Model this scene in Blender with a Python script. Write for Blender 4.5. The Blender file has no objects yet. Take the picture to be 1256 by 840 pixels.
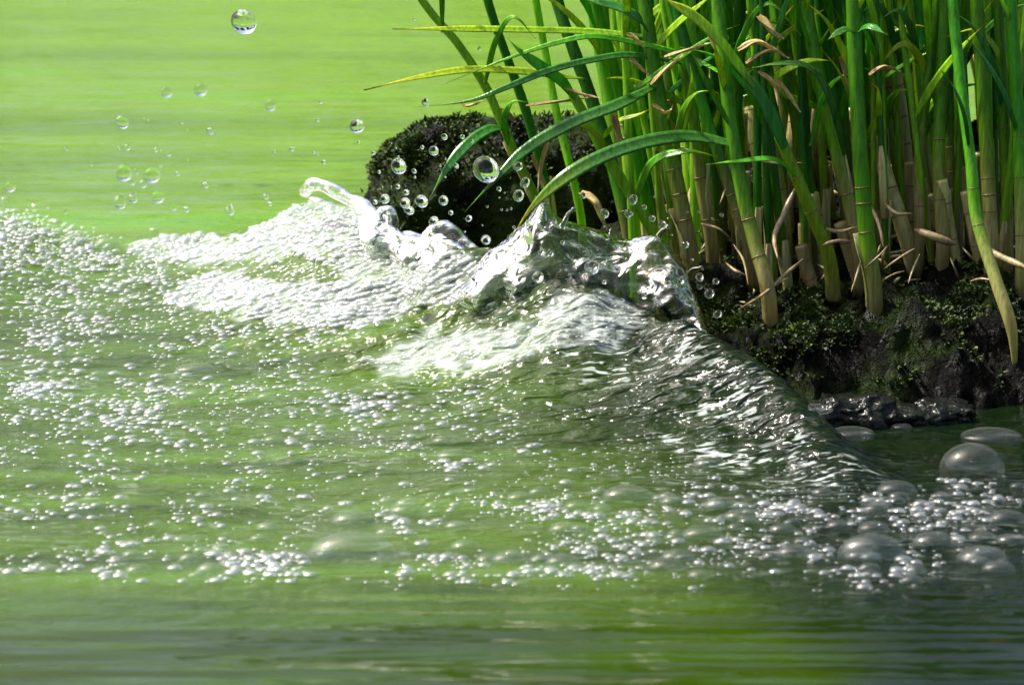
import bpy, bmesh, math, random
import numpy as np
from mathutils import Vector, Matrix
from math import radians as R

# ------------------------------------------------------------------ camera
SC = bpy.context.scene
COL = SC.collection
CAM_H, PITCH, FPX, CX, CY = 0.21, 12.0, 3562.0, 628.0, 420.0
cam_d = bpy.data.cameras.new('camera')
cam_d.sensor_fit = 'HORIZONTAL'
cam_d.angle = 2 * math.atan(CX / FPX)
cam_d.clip_start, cam_d.clip_end = 0.01, 200.0
cam_d.dof.use_dof = True
cam_d.dof.focus_distance = 0.945
cam_d.dof.aperture_fstop = 32.0
cam = bpy.data.objects.new('camera', cam_d)
cam.location = (0, 0, CAM_H)
cam.rotation_euler = (R(90 - PITCH), 0, 0)
COL.objects.link(cam)
SC.camera = cam

# ------------------------------------------------------------------ sky, sun, exposure
SUN_EL, SUN_AZ = 55.0, -70.0          # azimuth measured from +Y (ahead of the camera) towards +X
world = bpy.data.worlds.new('World'); SC.world = world
world.use_nodes = True
wn = world.node_tree.nodes; wl = world.node_tree.links
wn.clear()
sky = wn.new('ShaderNodeTexSky'); sky.sky_type = 'NISHITA'; sky.sun_disc = False
sky.sun_elevation = R(SUN_EL); sky.sun_rotation = R(SUN_AZ)
sky.air_density = 1.0; sky.dust_density = 6.5; sky.ozone_density = 1.0
bg = wn.new('ShaderNodeBackground'); bg.inputs[1].default_value = 0.12
wo = wn.new('ShaderNodeOutputWorld')
wl.new(sky.outputs[0], bg.inputs[0]); wl.new(bg.outputs[0], wo.inputs[0])
sun_d = bpy.data.lights.new('sun', 'SUN'); sun_d.energy = 4.4; sun_d.angle = R(3.0); sun_d.color = (1.0, 0.96, 0.88)
sun = bpy.data.objects.new('sun', sun_d); COL.objects.link(sun)
sd = Vector((math.sin(R(SUN_AZ)) * math.cos(R(SUN_EL)), math.cos(R(SUN_AZ)) * math.cos(R(SUN_EL)), math.sin(R(SUN_EL))))
sun.rotation_euler = sd.to_track_quat('Z', 'Y').to_euler()
sun.location = (0.3, 2.0, 3.0)

SC.render.engine = 'CYCLES'
SC.view_settings.view_transform = 'Standard'; SC.view_settings.look = 'None'
SC.view_settings.exposure = 1.0; SC.view_settings.gamma = 1.0; SC.view_settings.use_curve_mapping = False
cy = SC.cycles
cy.use_denoising = True
cy.max_bounces = 14; cy.transparent_max_bounces = 24; cy.transmission_bounces = 10; cy.glossy_bounces = 5; cy.diffuse_bounces = 3
cy.caustics_reflective = False; cy.caustics_refractive = False
cy.sample_clamp_indirect = 6.0

rng = np.random.default_rng(7)
random.seed(11)

# ------------------------------------------------------------------ pixel of the photograph -> point at depth y
SP, CP = math.sin(R(PITCH)), math.cos(R(PITCH))
def ray(px, py):
    dx = (np.asarray(px, float) - CX) / FPX; dy = (CY - np.asarray(py, float)) / FPX
    return dx, CP + dy * SP, -SP + dy * CP
def at(px, py, Y):
    a, b, c = ray(px, py); s = Y / b
    return Vector((float(a * s), float(Y), float(CAM_H + c * s)))
MM = 0.001
def pxm(Y): return Y / FPX * 1.02       # metres one photograph pixel covers at depth Y

# ------------------------------------------------------------------ numpy noise
def _h(ix, iy, iz, s):
    n = (ix * 374761393 + iy * 668265263 + iz * 2147483647 + s * 1274126177) & 0xFFFFFFFF
    n = ((n ^ (n >> 13)) * 1274126177) & 0xFFFFFFFF
    n = ((n ^ (n >> 16)) * 2246822519) & 0xFFFFFFFF
    return ((n ^ (n >> 15)) & 0xFFFFFF) / float(0xFFFFFF) * 2 - 1
def noise(x, y, z=0.0, s=0):
    x, y, z = np.broadcast_arrays(np.asarray(x, float), np.asarray(y, float), np.asarray(z, float))
    fx, fy, fz = np.floor(x), np.floor(y), np.floor(z)
    ix, iy, iz = fx.astype(np.int64), fy.astype(np.int64), fz.astype(np.int64)
    u, v, w = x - fx, y - fy, z - fz
    u, v, w = [t * t * t * (t * (t * 6 - 15) + 10) for t in (u, v, w)]
    def L(k):
        a = _h(ix, iy, iz + k, s) * (1 - u) + _h(ix + 1, iy, iz + k, s) * u
        b = _h(ix, iy + 1, iz + k, s) * (1 - u) + _h(ix + 1, iy + 1, iz + k, s) * u
        return a * (1 - v) + b * v
    return L(0) * (1 - w) + L(1) * w
def fbm(x, y, z=0.0, s=0, o=4):
    t, a = 0, 0.5
    for k in range(o):
        t = t + a * noise(x * 2 ** k + 13.7 * k, y * 2 ** k + 7.1 * k, z * 2 ** k, s + k); a *= 0.5
    return t
def sstep(a, b, x):
    t = np.clip((x - a) / (b - a), 0, 1); return t * t * (3 - 2 * t)

# ------------------------------------------------------------------ material helpers
def mat(name):
    m = bpy.data.materials.new(name); m.use_nodes = True
    nt = m.node_tree; nt.nodes.clear()
    return m, nt, nt.nodes, nt.links
def N(nt, t, **kw):
    n = nt.nodes.new(t)
    for k, v in kw.items():
        if k.startswith('i_'):
            key = k[2:]
            n.inputs[int(key) if key.isdigit() else key.replace('_', ' ')].default_value = v
        else: setattr(n, k, v)
    return n
def ramp(nt, stops, src=None, interp='LINEAR'):
    r = nt.nodes.new('ShaderNodeValToRGB'); r.color_ramp.interpolation = interp
    el = r.color_ramp.elements
    while len(el) < len(stops): el.new(0.5)
    for e, (p, c) in zip(el, stops): e.position = p; e.color = (*c, 1) if len(c) == 3 else c
    if src is not None: nt.links.new(src, r.inputs[0])
    return r
def mixc(nt, fac, a, b):
    m = nt.nodes.new('ShaderNodeMix'); m.data_type = 'RGBA'
    for sock, v in ((0, fac), (6, a), (7, b)):
        if hasattr(v, 'links') or hasattr(v, 'is_output'): nt.links.new(v, m.inputs[sock])
        else: m.inputs[sock].default_value = v if sock == 0 else ((*v, 1) if len(v) == 3 else v)
    return m.outputs[2]
def coords(nt, scale=(1, 1, 1), rot=(0, 0, 0)):
    tc = nt.nodes.new('ShaderNodeTexCoord'); mp = nt.nodes.new('ShaderNodeMapping')
    mp.inputs['Scale'].default_value = scale; mp.inputs['Rotation'].default_value = rot
    nt.links.new(tc.outputs['Object'], mp.inputs[0]); return mp.outputs[0]
def ntex(nt, vec, scale, detail=3, rough=0.55, dist=0.0):
    n = N(nt, 'ShaderNodeTexNoise', i_Scale=scale, i_Detail=detail, i_Roughness=rough, i_Distortion=dist)
    nt.links.new(vec, n.inputs['Vector']); return n.outputs['Fac']
def attr(nt, name):
    a = nt.nodes.new('ShaderNodeAttribute'); a.attribute_name = name; return a.outputs['Fac']
def math_(nt, op, a, b=None, clamp=False):
    m = nt.nodes.new('ShaderNodeMath'); m.operation = op; m.use_clamp = clamp
    for i, v in enumerate((a, b)):
        if v is None: continue
        if hasattr(v, 'is_output'): nt.links.new(v, m.inputs[i])
        else: m.inputs[i].default_value = v
    return m.outputs[0]
def bump(nt, h, strength, dist, normal=None):
    b = N(nt, 'ShaderNodeBump', i_Strength=strength, i_Distance=dist)
    nt.links.new(h, b.inputs['Height'])
    if normal is not None: nt.links.new(normal, b.inputs['Normal'])
    return b.outputs[0]

# ---- murky green pond water: algae-coloured body, water gloss, pale foam by attribute; shade, reflections and sky glints painted into the colour
def water_material():
    m, nt, ns, lk = mat('pond_water')
    out = ns.new('ShaderNodeOutputMaterial'); p = ns.new('ShaderNodeBsdfPrincipled')
    foam, calm, clear = attr(nt, 'foam'), attr(nt, 'calm'), attr(nt, 'clear')  # clear: painted shade and dark reflections; foam includes a painted sky reflection
    streak = ntex(nt, coords(nt, (0.7, 4.2, 1)), 3.0, 2, 0.5)
    patch = ntex(nt, coords(nt, (3, 14, 1)), 5.0, 3, 0.55)
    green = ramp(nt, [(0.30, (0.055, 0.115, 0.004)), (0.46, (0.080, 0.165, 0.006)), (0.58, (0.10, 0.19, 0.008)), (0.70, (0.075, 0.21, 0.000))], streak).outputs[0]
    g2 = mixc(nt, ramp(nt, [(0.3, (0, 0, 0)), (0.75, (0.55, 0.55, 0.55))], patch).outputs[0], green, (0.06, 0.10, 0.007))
    g25 = mixc(nt, attr(nt, 'near_reflection'), g2, ramp(nt, [(0.34, (0.014, 0.030, 0.0003)), (0.5, (0.036, 0.070, 0.0004)), (0.62, (0.048, 0.102, 0.0003))], math_(nt, 'ADD', math_(nt, 'MULTIPLY', patch, 0.4), math_(nt, 'MULTIPLY', ntex(nt, coords(nt, (0.07, 1, 1)), 60.0, 3, 0.55), 0.6))).outputs[0])  # level streaks near the camera: ripple reflections painted into the body colour
    g3 = mixc(nt, clear, g25, (0.003, 0.008, 0.002))  # clear attribute: shade and dark reflections painted as a near-black body
    fine = ntex(nt, coords(nt, (0.6, 1.7, 1), (0, 0, R(24))), 330.0, 3, 0.6)
    fm = math_(nt, 'MULTIPLY', foam, ramp(nt, [(0.34, (0.12,) * 3), (0.64, (0.95,) * 3)], fine).outputs[0], True)
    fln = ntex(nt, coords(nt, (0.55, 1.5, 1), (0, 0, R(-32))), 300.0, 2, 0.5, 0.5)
    fl = math_(nt, 'MULTIPLY', attr(nt, 'glint_fleck'), ramp(nt, [(0.56, (0, 0, 0)), (0.64, (1, 1, 1))], fln).outputs[0], True)  # painted sky glints on the wave flank, plus sparse foam specks
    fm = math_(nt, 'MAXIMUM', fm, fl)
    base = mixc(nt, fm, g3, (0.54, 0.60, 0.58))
    lk.new(base, p.inputs['Base Color'])
    p.inputs['Roughness'].default_value = 0.07; p.inputs['IOR'].default_value = 1.333
    # relief: slanting fine ripples on the wave, long level ripples where calm
    rip = ntex(nt, coords(nt, (0.6, 1.5, 1), (0, 0, R(-28))), 150.0, 1.5, 0.45, 0.5)
    rip2 = ntex(nt, coords(nt, (1, 2.0, 1), (0, 0, R(18))), 420.0, 2, 0.5)
    lng = ntex(nt, coords(nt, (0.17, 1.0, 1)), 80.0, 3, 0.5, 0.6)
    rough_h = math_(nt, 'ADD', math_(nt, 'MULTIPLY', rip, math_(nt, 'ADD', math_(nt, 'MULTIPLY', clear, 0.9), 0.5)), math_(nt, 'MULTIPLY', rip2, 0.14))
    h = N(nt, 'ShaderNodeMix'); h.data_type = 'FLOAT'
    lk.new(calm, h.inputs[0]); lk.new(rough_h, h.inputs[2]); lk.new(math_(nt, 'MULTIPLY', lng, 0.4), h.inputs[3])
    nb = bump(nt, h.outputs[0], 1.0, 0.0040)
    nb2 = bump(nt, math_(nt, 'MULTIPLY', fine, foam), 0.6, 0.0008, nb)
    lk.new(nb2, p.inputs['Normal'])
    lk.new(p.outputs[0], out.inputs[0]); return m

def glass_water(name, ior=1.333, rough=0.0, milk=0.0, bumpy=0.0):
    m, nt, ns, lk = mat(name)
    out = ns.new('ShaderNodeOutputMaterial'); p = ns.new('ShaderNodeBsdfPrincipled')
    p.inputs['Base Color'].default_value = (0.97, 1.0, 0.98, 1); p.inputs['Roughness'].default_value = rough
    p.inputs['IOR'].default_value = ior; p.inputs['Transmission Weight'].default_value = 1.0 - milk
    if bumpy > 0:
        a = ntex(nt, coords(nt, (1, 1, 1.6)), 170.0, 3, 0.55, 0.5)
        lk.new(bump(nt, a, 1.0, bumpy), p.inputs['Normal'])
    lk.new(p.outputs[0], out.inputs[0]); return m

def film_water(name):
    m, nt, ns, lk = mat(name)
    out = ns.new('ShaderNodeOutputMaterial')
    tr = N(nt, 'ShaderNodeBsdfTransparent'); tr.inputs[0].default_value = (0.80, 0.87, 0.80, 1)
    rf = N(nt, 'ShaderNodeBsdfRefraction', i_Roughness=0.0, i_IOR=1.333); rf.inputs[0].default_value = (0.95, 0.98, 0.95, 1)
    gl = N(nt, 'ShaderNodeBsdfGlossy', i_Roughness=0.015)
    b = bump(nt, ntex(nt, coords(nt, (1, 1, 1.3)), 150.0, 2, 0.5, 0.6), 1.0, 0.0014)
    fr = N(nt, 'ShaderNodeFresnel', i_IOR=1.34)
    for n_ in (gl, fr, rf): lk.new(b, n_.inputs['Normal'])
    m0 = ns.new('ShaderNodeMixShader'); m0.inputs[0].default_value = 0.3; lk.new(tr.outputs[0], m0.inputs[1]); lk.new(rf.outputs[0], m0.inputs[2])
    m1 = ns.new('ShaderNodeMixShader'); lk.new(fr.outputs[0], m1.inputs[0]); lk.new(m0.outputs[0], m1.inputs[1]); lk.new(gl.outputs[0], m1.inputs[2])
    lk.new(m1.outputs[0], out.inputs[0]); return m

def bubble_material(name, white, refl, rim=.30):
    m, nt, ns, lk = mat(name)
    out = ns.new('ShaderNodeOutputMaterial')
    tr = N(nt, 'ShaderNodeBsdfTransparent'); tr.inputs[0].default_value = (0.97, 0.99, 0.97, 1)
    gl = N(nt, 'ShaderNodeBsdfGlossy', i_Roughness=0.03)
    df = N(nt, 'ShaderNodeBsdfDiffuse'); df.inputs[0].default_value = (0.86, 0.90, 0.88, 1)
    lw = N(nt, 'ShaderNodeLayerWeight', i_Blend=0.35)
    fac = ramp(nt, [(0.0, (refl,) * 3), (0.5, (refl * 1.3 + 0.02,) * 3), (0.74, (refl + 0.08,) * 3), (0.90, (0.8,) * 3), (1.0, (0.95,) * 3)], lw.outputs['Facing']).outputs[0]
    m1 = ns.new('ShaderNodeMixShader'); lk.new(fac, m1.inputs[0]); lk.new(tr.outputs[0], m1.inputs[1]); lk.new(gl.outputs[0], m1.inputs[2])
    m2 = ns.new('ShaderNodeMixShader'); lk.new(ramp(nt, [(0.0, (white,) * 3), (0.6, (white + .03,) * 3), (0.93, (white + rim,) * 3)], lw.outputs['Facing']).outputs[0], m2.inputs[0]); lk.new(m1.outputs[0], m2.inputs[1]); 
    tl = N(nt, 'ShaderNodeBsdfTranslucent'); tl.inputs[0].default_value = (0.86, 0.90, 0.88, 1)
    m0 = ns.new('ShaderNodeMixShader'); m0.inputs[0].default_value = 0.5; lk.new(df.outputs[0], m0.inputs[1]); lk.new(tl.outputs[0], m0.inputs[2]); lk.new(m0.outputs[0], m2.inputs[2])
    lk.new(m2.outputs[0], out.inputs[0]); return m

def plant_material(name, stops, rough=0.34, trans=0.5, spots=0.35, fib=True):
    """stops: colour along the piece (attribute 'along', 0 base .. 1 tip)"""
    m, nt, ns, lk = mat(name)
    out = ns.new('ShaderNodeOutputMaterial'); p = ns.new('ShaderNodeBsdfPrincipled'); tl = ns.new('ShaderNodeBsdfTranslucent')
    al = attr(nt, 'along')
    oi = ns.new('ShaderNodeObjectInfo')
    wob = ntex(nt, coords(nt, (1, 1, 1)), 60.0, 3, 0.6)
    al2 = math_(nt, 'ADD', al, math_(nt, 'MULTIPLY', math_(nt, 'SUBTRACT', wob, 0.5), 0.22), True)
    c = ramp(nt, stops, al2).outputs[0]
    hsv = ns.new('ShaderNodeHueSaturation'); lk.new(c, hsv.inputs['Color'])
    lk.new(math_(nt, 'ADD', math_(nt, 'MULTIPLY', oi.outputs['Random'], 0.03), 0.485), hsv.inputs['Hue'])
    lk.new(math_(nt, 'ADD', math_(nt, 'MULTIPLY', oi.outputs['Random'], 0.45), 0.85), hsv.inputs['Value'])
    sp = ramp(nt, [(0.60, (0, 0, 0)), (0.72, (spots,) * 3)], ntex(nt, coords(nt, (1, 1, 0.6)), 260.0, 4, 0.65)).outputs[0]
    low = ramp(nt, [(0.25, (1, 1, 1)), (0.6, (0.25,) * 3)], al).outputs[0]
    spl = math_(nt, 'MULTIPLY', sp, low)
    stripe = ramp(nt, [(0.32, (0.62,) * 3), (0.62, (1.18,) * 3)], ntex(nt, coords(nt, (1, 1, 0.03)), 900.0, 3, 0.6)).outputs[0]
    mul = ns.new('ShaderNodeMix'); mul.data_type = 'RGBA'; mul.blend_type = 'MULTIPLY'; mul.inputs[0].default_value = 1.0
    lk.new(hsv.outputs[0], mul.inputs[6]); lk.new(stripe, mul.inputs[7])
    c2 = mixc(nt, spl, mul.outputs[2], (0.07, 0.035, 0.012))
    lk.new(c2, p.inputs['Base Color']); lk.new(c2, tl.inputs[0])
    p.inputs['Roughness'].default_value = rough; p.inputs['IOR'].default_value = 1.42
    if fib:
        f = ntex(nt, coords(nt, (1, 1, 0.05)), 1500.0, 2, 0.5)
        lk.new(bump(nt, f, 0.35, 0.0004), p.inputs['Normal'])
    mx = ns.new('ShaderNodeMixShader'); mx.inputs[0].default_value = trans
    lk.new(p.outputs[0], mx.inputs[1]); lk.new(tl.outputs[0], mx.inputs[2]); lk.new(mx.outputs[0], out.inputs[0])
    return m

def mud_material(name, moss_amt):
    m, nt, ns, lk = mat(name)
    out = ns.new('ShaderNodeOutputMaterial'); p = ns.new('ShaderNodeBsdfPrincipled')
    v = coords(nt)
    n1 = ntex(nt, v, 40.0, 5, 0.65); n2 = ntex(nt, v, 22.0, 4, 0.6); n3 = ntex(nt, v, 240.0, 5, 0.7)
    soil = ramp(nt, [(0.3, (0.002, 0.002, 0.0015)), (0.55, (0.005, 0.0045, 0.003)), (0.8, (0.014, 0.011, 0.006))], n1).outputs[0]
    mossc = ramp(nt, [(0.3, (0.005, 0.012, 0.003)), (0.7, (0.03, 0.055, 0.006))], n3).outputs[0]
    mk = ramp(nt, [(0.50 - moss_amt, (0, 0, 0)), (0.62 - moss_amt, (1, 1, 1))], n2).outputs[0]
    lk.new(mixc(nt, mk, soil, mossc), p.inputs['Base Color'])
    lk.new(ramp(nt, [(0.35, (0.2,) * 3), (0.65, (0.42,) * 3)], n1).outputs[0], p.inputs['Roughness'])
    p.inputs['Specular IOR Level'].default_value = 0.08
    nb = bump(nt, n3, 1.0, 0.006)
    lk.new(nb, p.inputs['Normal'])
    lk.new(p.outputs[0], out.inputs[0]); return m

def simple_material(name, c1, c2, scale, rough, bumpd=0.0, ior=1.4):
    m, nt, ns, lk = mat(name)
    out = ns.new('ShaderNodeOutputMaterial'); p = ns.new('ShaderNodeBsdfPrincipled')
    n = ntex(nt, coords(nt), scale, 4, 0.6)
    lk.new(mixc(nt, ramp(nt, [(0.3, (0, 0, 0)), (0.7, (1, 1, 1))], n).outputs[0], c1, c2), p.inputs['Base Color'])
    p.inputs['Roughness'].default_value = rough; p.inputs['IOR'].default_value = ior
    if bumpd: lk.new(bump(nt, n, 0.8, bumpd), p.inputs['Normal'])
    lk.new(p.outputs[0], out.inputs[0]); return m

TAN, TAN2 = (0.36, 0.29, 0.10), (0.45, 0.42, 0.15)
G_D, G_M, G_L, LIME = (0.03, 0.18, 0.008), (0.085, 0.32, 0.008), (0.16, 0.40, 0.012), (0.36, 0.56, 0.012)
M = dict(
    water=water_material(),
    splash=film_water('splash_water'),
    jet=glass_water('jet_water', milk=0.06, bumpy=0.0010),
    drop=glass_water('droplet_water'),
    bubble=bubble_material('bubble_film', 0.0, 0.05, .06),
    foam=bubble_material('foam_film', 0.14, 0.22), speck=bubble_material('speck_film', 0.05, 0.20, .22),
    stalk=plant_material('reed_stalk', [(0.0, TAN), (0.22, TAN2), (0.36, (0.30, 0.36, 0.07)), (0.5, G_L), (0.68, G_M), (1.0, G_M)]),
    stalk_dark=plant_material('dark_reed_stalk', [(0.0, (0.20, 0.15, 0.06)), (0.25, (0.28, 0.24, 0.09)), (0.4, (0.14, 0.22, 0.03)), (0.55, G_M), (0.8, G_D), (1.0, G_D)]),
    stalk_lime=plant_material('young_reed_stalk', [(0.0, TAN2), (0.15, (0.32, 0.38, 0.06)), (0.35, (0.26, 0.46, 0.02)), (1.0, (0.22, 0.46, 0.02))], spots=0.2),
    stalk_tan=plant_material('dead_reed_stalk', [(0.0, (0.26, 0.20, 0.08)), (0.5, (0.46, 0.40, 0.16)), (1.0, (0.50, 0.44, 0.19))], trans=0.15, spots=0.6),
    leaf=plant_material('reed_leaf', [(0.0, G_M), (0.6, G_M), (0.85, G_L), (1.0, LIME)], rough=0.28, trans=0.35, spots=0.0),
    leaf_lime=plant_material('young_reed_leaf', [(0.0, (0.20, 0.44, 0.02)), (0.75, LIME), (0.90, (0.50, 0.56, 0.03)), (1.0, (0.24, 0.12, 0.03))], rough=0.3, trans=0.4, spots=0.0),
    leaf_teal=plant_material('waxy_reed_leaf', [(0.0, (0.03, 0.16, 0.014)), (0.7, (0.055, 0.22, 0.035)), (1.0, (0.12, 0.30, 0.03))], rough=0.2, trans=0.25, spots=0.0),
    leaf_tip=plant_material('yellow_tipped_leaf', [(0.0, G_D), (0.55, (0.04, 0.19, 0.03)), (0.8, (0.14, 0.32, 0.02)), (0.92, (0.46, 0.42, 0.03)), (1.0, (0.40, 0.20, 0.02))], rough=0.25, trans=0.35, spots=0.0),
    dry=plant_material('dry_leaf', [(0.0, (0.30, 0.18, 0.06)), (0.4, (0.46, 0.33, 0.14)), (1.0, (0.56, 0.43, 0.22))], rough=0.5, trans=0.25, spots=0.3),
    sheath=plant_material('old_sheath', [(0.0, (0.26, 0.20, 0.07)), (0.5, (0.48, 0.44, 0.18)), (1.0, (0.62, 0.52, 0.28))], rough=0.5, trans=0.25, spots=0.8),
    node=simple_material('reed_node', (0.07, 0.03, 0.01), (0.26, 0.16, 0.06), 500, 0.45),
    root=plant_material('pale_root', [(0.0, (0.20, 0.14, 0.06)), (0.5, (0.36, 0.29, 0.15)), (1.0, (0.24, 0.15, 0.06))], trans=0.1, spots=0.5),
    mud=mud_material('wet_mud', 0.02), rock=mud_material('mossy_mud', 0.10),
    stone=simple_material('wet_stone', (0.003, 0.0035, 0.003), (0.010, 0.012, 0.008), 160, 0.16, 0.003, 1.3),
    moss=simple_material('moss', (0.008, 0.022, 0.002), (0.07, 0.11, 0.006), 120, 0.6),
    bark=simple_material('bark', (0.05, 0.035, 0.02), (0.12, 0.09, 0.06), 8, 0.8), foliage=simple_material('foliage', (0.02, 0.05, 0.008), (0.06, 0.12, 0.015), 2, 0.6),
    far=simple_material('far_grass', (0.05, 0.11, 0.012), (0.13, 0.26, 0.02), 1.2, 0.9),
)

# ------------------------------------------------------------------ object helpers
def tag(o, label=None, cat=None, group=None, kind=None):
    for k, v in (('label', label), ('category', cat), ('group', group), ('kind', kind)):
        if v: o[k] = v
    return o
def mesh_np(name, V, F, smooth=True, attrs=None):
    me = bpy.data.meshes.new(name)
    V = np.asarray(V, np.float32); F = np.asarray(F, np.int32)
    k = F.shape[1]
    me.vertices.add(len(V)); me.vertices.foreach_set('co', V.ravel())
    me.loops.add(F.size); me.loops.foreach_set('vertex_index', F.ravel())
    me.polygons.add(len(F)); me.polygons.foreach_set('loop_start', np.arange(0, F.size, k, dtype=np.int32))
    if smooth: me.polygons.foreach_set('use_smooth', np.ones(len(F), bool))
    me.update(calc_edges=True)
    for nm, a in (attrs or {}).items():
        at_ = me.attributes.new(nm, 'FLOAT', 'POINT'); at_.data.foreach_set('value', np.asarray(a, np.float32).ravel())
    return me
def obj(name, me, m, parent=None):
    o = bpy.data.objects.new(name, me)
    if me is not None and m is not None and not me.materials: me.materials.append(m)
    COL.objects.link(o)
    if parent is not None: o.parent = parent
    return o
def empty(name, loc):
    o = bpy.data.objects.new(name, None); o.empty_display_size = 0.01; o.location = loc; COL.objects.link(o); return o
def grid_faces(nr, nc, closed=False):
    r = np.arange(nr - 1)[:, None]; c = np.arange(nc if closed else nc - 1)[None, :]
    a = r * nc + c; b = r * nc + (c + 1) % nc
    return np.stack([a, b, b + nc, a + nc], -1).reshape(-1, 4)
def catmull(P, n):
    P = np.asarray(P, float)
    if len(P) == 2: P = np.array([P[0], P[0] * .67 + P[1] * .33, P[0] * .33 + P[1] * .67, P[1]])
    Q = np.vstack([2 * P[0] - P[1], P, 2 * P[-1] - P[-2]])
    seg = np.r_[0, np.cumsum(np.linalg.norm(np.diff(P[:, :3], axis=0), axis=1))]
    s = np.linspace(0, seg[-1], n); out = []
    for v in s:
        i = min(max(np.searchsorted(seg, v) - 1, 0), len(P) - 2)
        t = (v - seg[i]) / max(seg[i + 1] - seg[i], 1e-9)
        a, b, c, d = Q[i:i + 4]
        out.append(0.5 * (2 * b + (c - a) * t + (2 * a - 5 * b + 4 * c - d) * t * t + (3 * b - a - 3 * c + d) * t ** 3))
    return np.array(out)
def frames(C, ref):
    T = np.gradient(C, axis=0); T /= np.linalg.norm(T, axis=1)[:, None] + 1e-12
    A = np.cross(T, ref); A /= np.linalg.norm(A, axis=1)[:, None] + 1e-9
    B = np.cross(A, T)
    return T, A, B
def tube_mesh(name, C, rad, sides=12, origin=(0, 0, 0), attrs=None, wob=0.0, seed=0, cap=True):
    C = np.asarray(C) ; rad = np.broadcast_to(np.asarray(rad, float), (len(C),)).copy()
    T, A, B = frames(C, np.array([0, -1.0, 0.25]))
    th = np.linspace(0, 2 * np.pi, sides, endpoint=False)
    if cap:
        C = np.vstack([C[:1], C, C[-1:]]); A = np.vstack([A[:1], A, A[-1:]]); B = np.vstack([B[:1], B, B[-1:]]); rad = np.r_[rad[0] * .02, rad, rad[-1] * .02]
        if attrs: attrs = {k: np.r_[v[:1], v, v[-1:]] for k, v in attrs.items()}
    V = C[:, None] + rad[:, None, None] * (np.cos(th)[None, :, None] * A[:, None] + np.sin(th)[None, :, None] * B[:, None])
    if wob > 0:
        D = V - C[:, None]
        k = 1 + wob * fbm(V[..., 0] * 120, V[..., 1] * 120, V[..., 2] * 120, seed, 3)
        V = C[:, None] + D * k[..., None]
    V = V.reshape(-1, 3) - np.asarray(origin)
    at2 = {k: np.repeat(v, sides) for k, v in (attrs or {}).items()}
    return mesh_np(name, V, grid_faces(len(C), sides, True), True, at2)
def ribbon_mesh(name, C, W, origin, attrs, nrm, fold=0.25, thick=0.00022, twist=0.0):
    """thin closed leaf blade: upper and lower skin with a midrib fold"""
    T = np.gradient(C, axis=0); T /= np.linalg.norm(T, axis=1)[:, None] + 1e-12
    A = np.cross(T, nrm); A /= np.linalg.norm(A, axis=1)[:, None] + 1e-9
    B = np.cross(A, T)
    if twist:
        t = np.linspace(0, twist, len(C))[:, None]
        A, B = A * np.cos(t) + B * np.sin(t), B * np.cos(t) - A * np.sin(t)
    prof = np.array([-1, -.5, 0, .5, 1.0])
    ring = []
    for s in prof: ring.append((s, fold * (abs(s) - .5), 1))
    for s in prof[::-1]: ring.append((s * .96, fold * (abs(s) - .5), -1))
    V = []
    for s, u, sg in ring:
        V.append(C + A * (W * .5 * s)[:, None] + B * (W * .5 * u)[:, None] * 1.0 + B * sg * thick * (1.25 - abs(s)))
    V = np.stack(V, 1)
    nc = len(ring)
    V = V.reshape(-1, 3) - np.asarray(origin)
    return mesh_np(name, V, grid_faces(len(C), nc, True), True, {k: np.repeat(v, nc) for k, v in attrs.items()})

# ------------------------------------------------------------------ the wave: shape of the water surface
RIDGE = [(-260, 262, 1.15, .10), (0, 262, 1.12, .10), (130, 301, 1.11, .09), (250, 298, 1.09, .08), (340, 268, 1.07, .08), (400, 252, 1.05, .075),
         (470, 290, 1.015, .07), (540, 305, .99, .065), (600, 322, .965, .06), (680, 318, .945, .055), (760, 364, .925, .05),
         (840, 391, .90, .042), (900, 416, .878, .036), (955, 453, .858, .032), (1005, 508, .835, .034), (1042, 552, .818, .03), (1080, 584, .805, .03), (1300, 582, .80, .03)]
rp = [at(a, b, c) for a, b, c, _ in RIDGE]
RX = np.array([p.x for p in rp]); RY = np.array([p.y for p in rp]); RZ = np.maximum(np.array([p.z for p in rp]), 0)
RZ[-2:] = 0
RS = np.array([r[3] for r in RIDGE])
_xs = np.linspace(-1, 1, 4001)
def _sm(v):
    y = np.interp(_xs, RX, v); k = np.exp(-0.5 * (np.arange(-40, 41) / 14.0) ** 2); k /= k.sum()
    return np.convolve(np.pad(y, 40, 'edge'), k, 'valid')
_ry, _rz, _rs = _sm(RY), _sm(RZ), _sm(RS)
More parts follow.
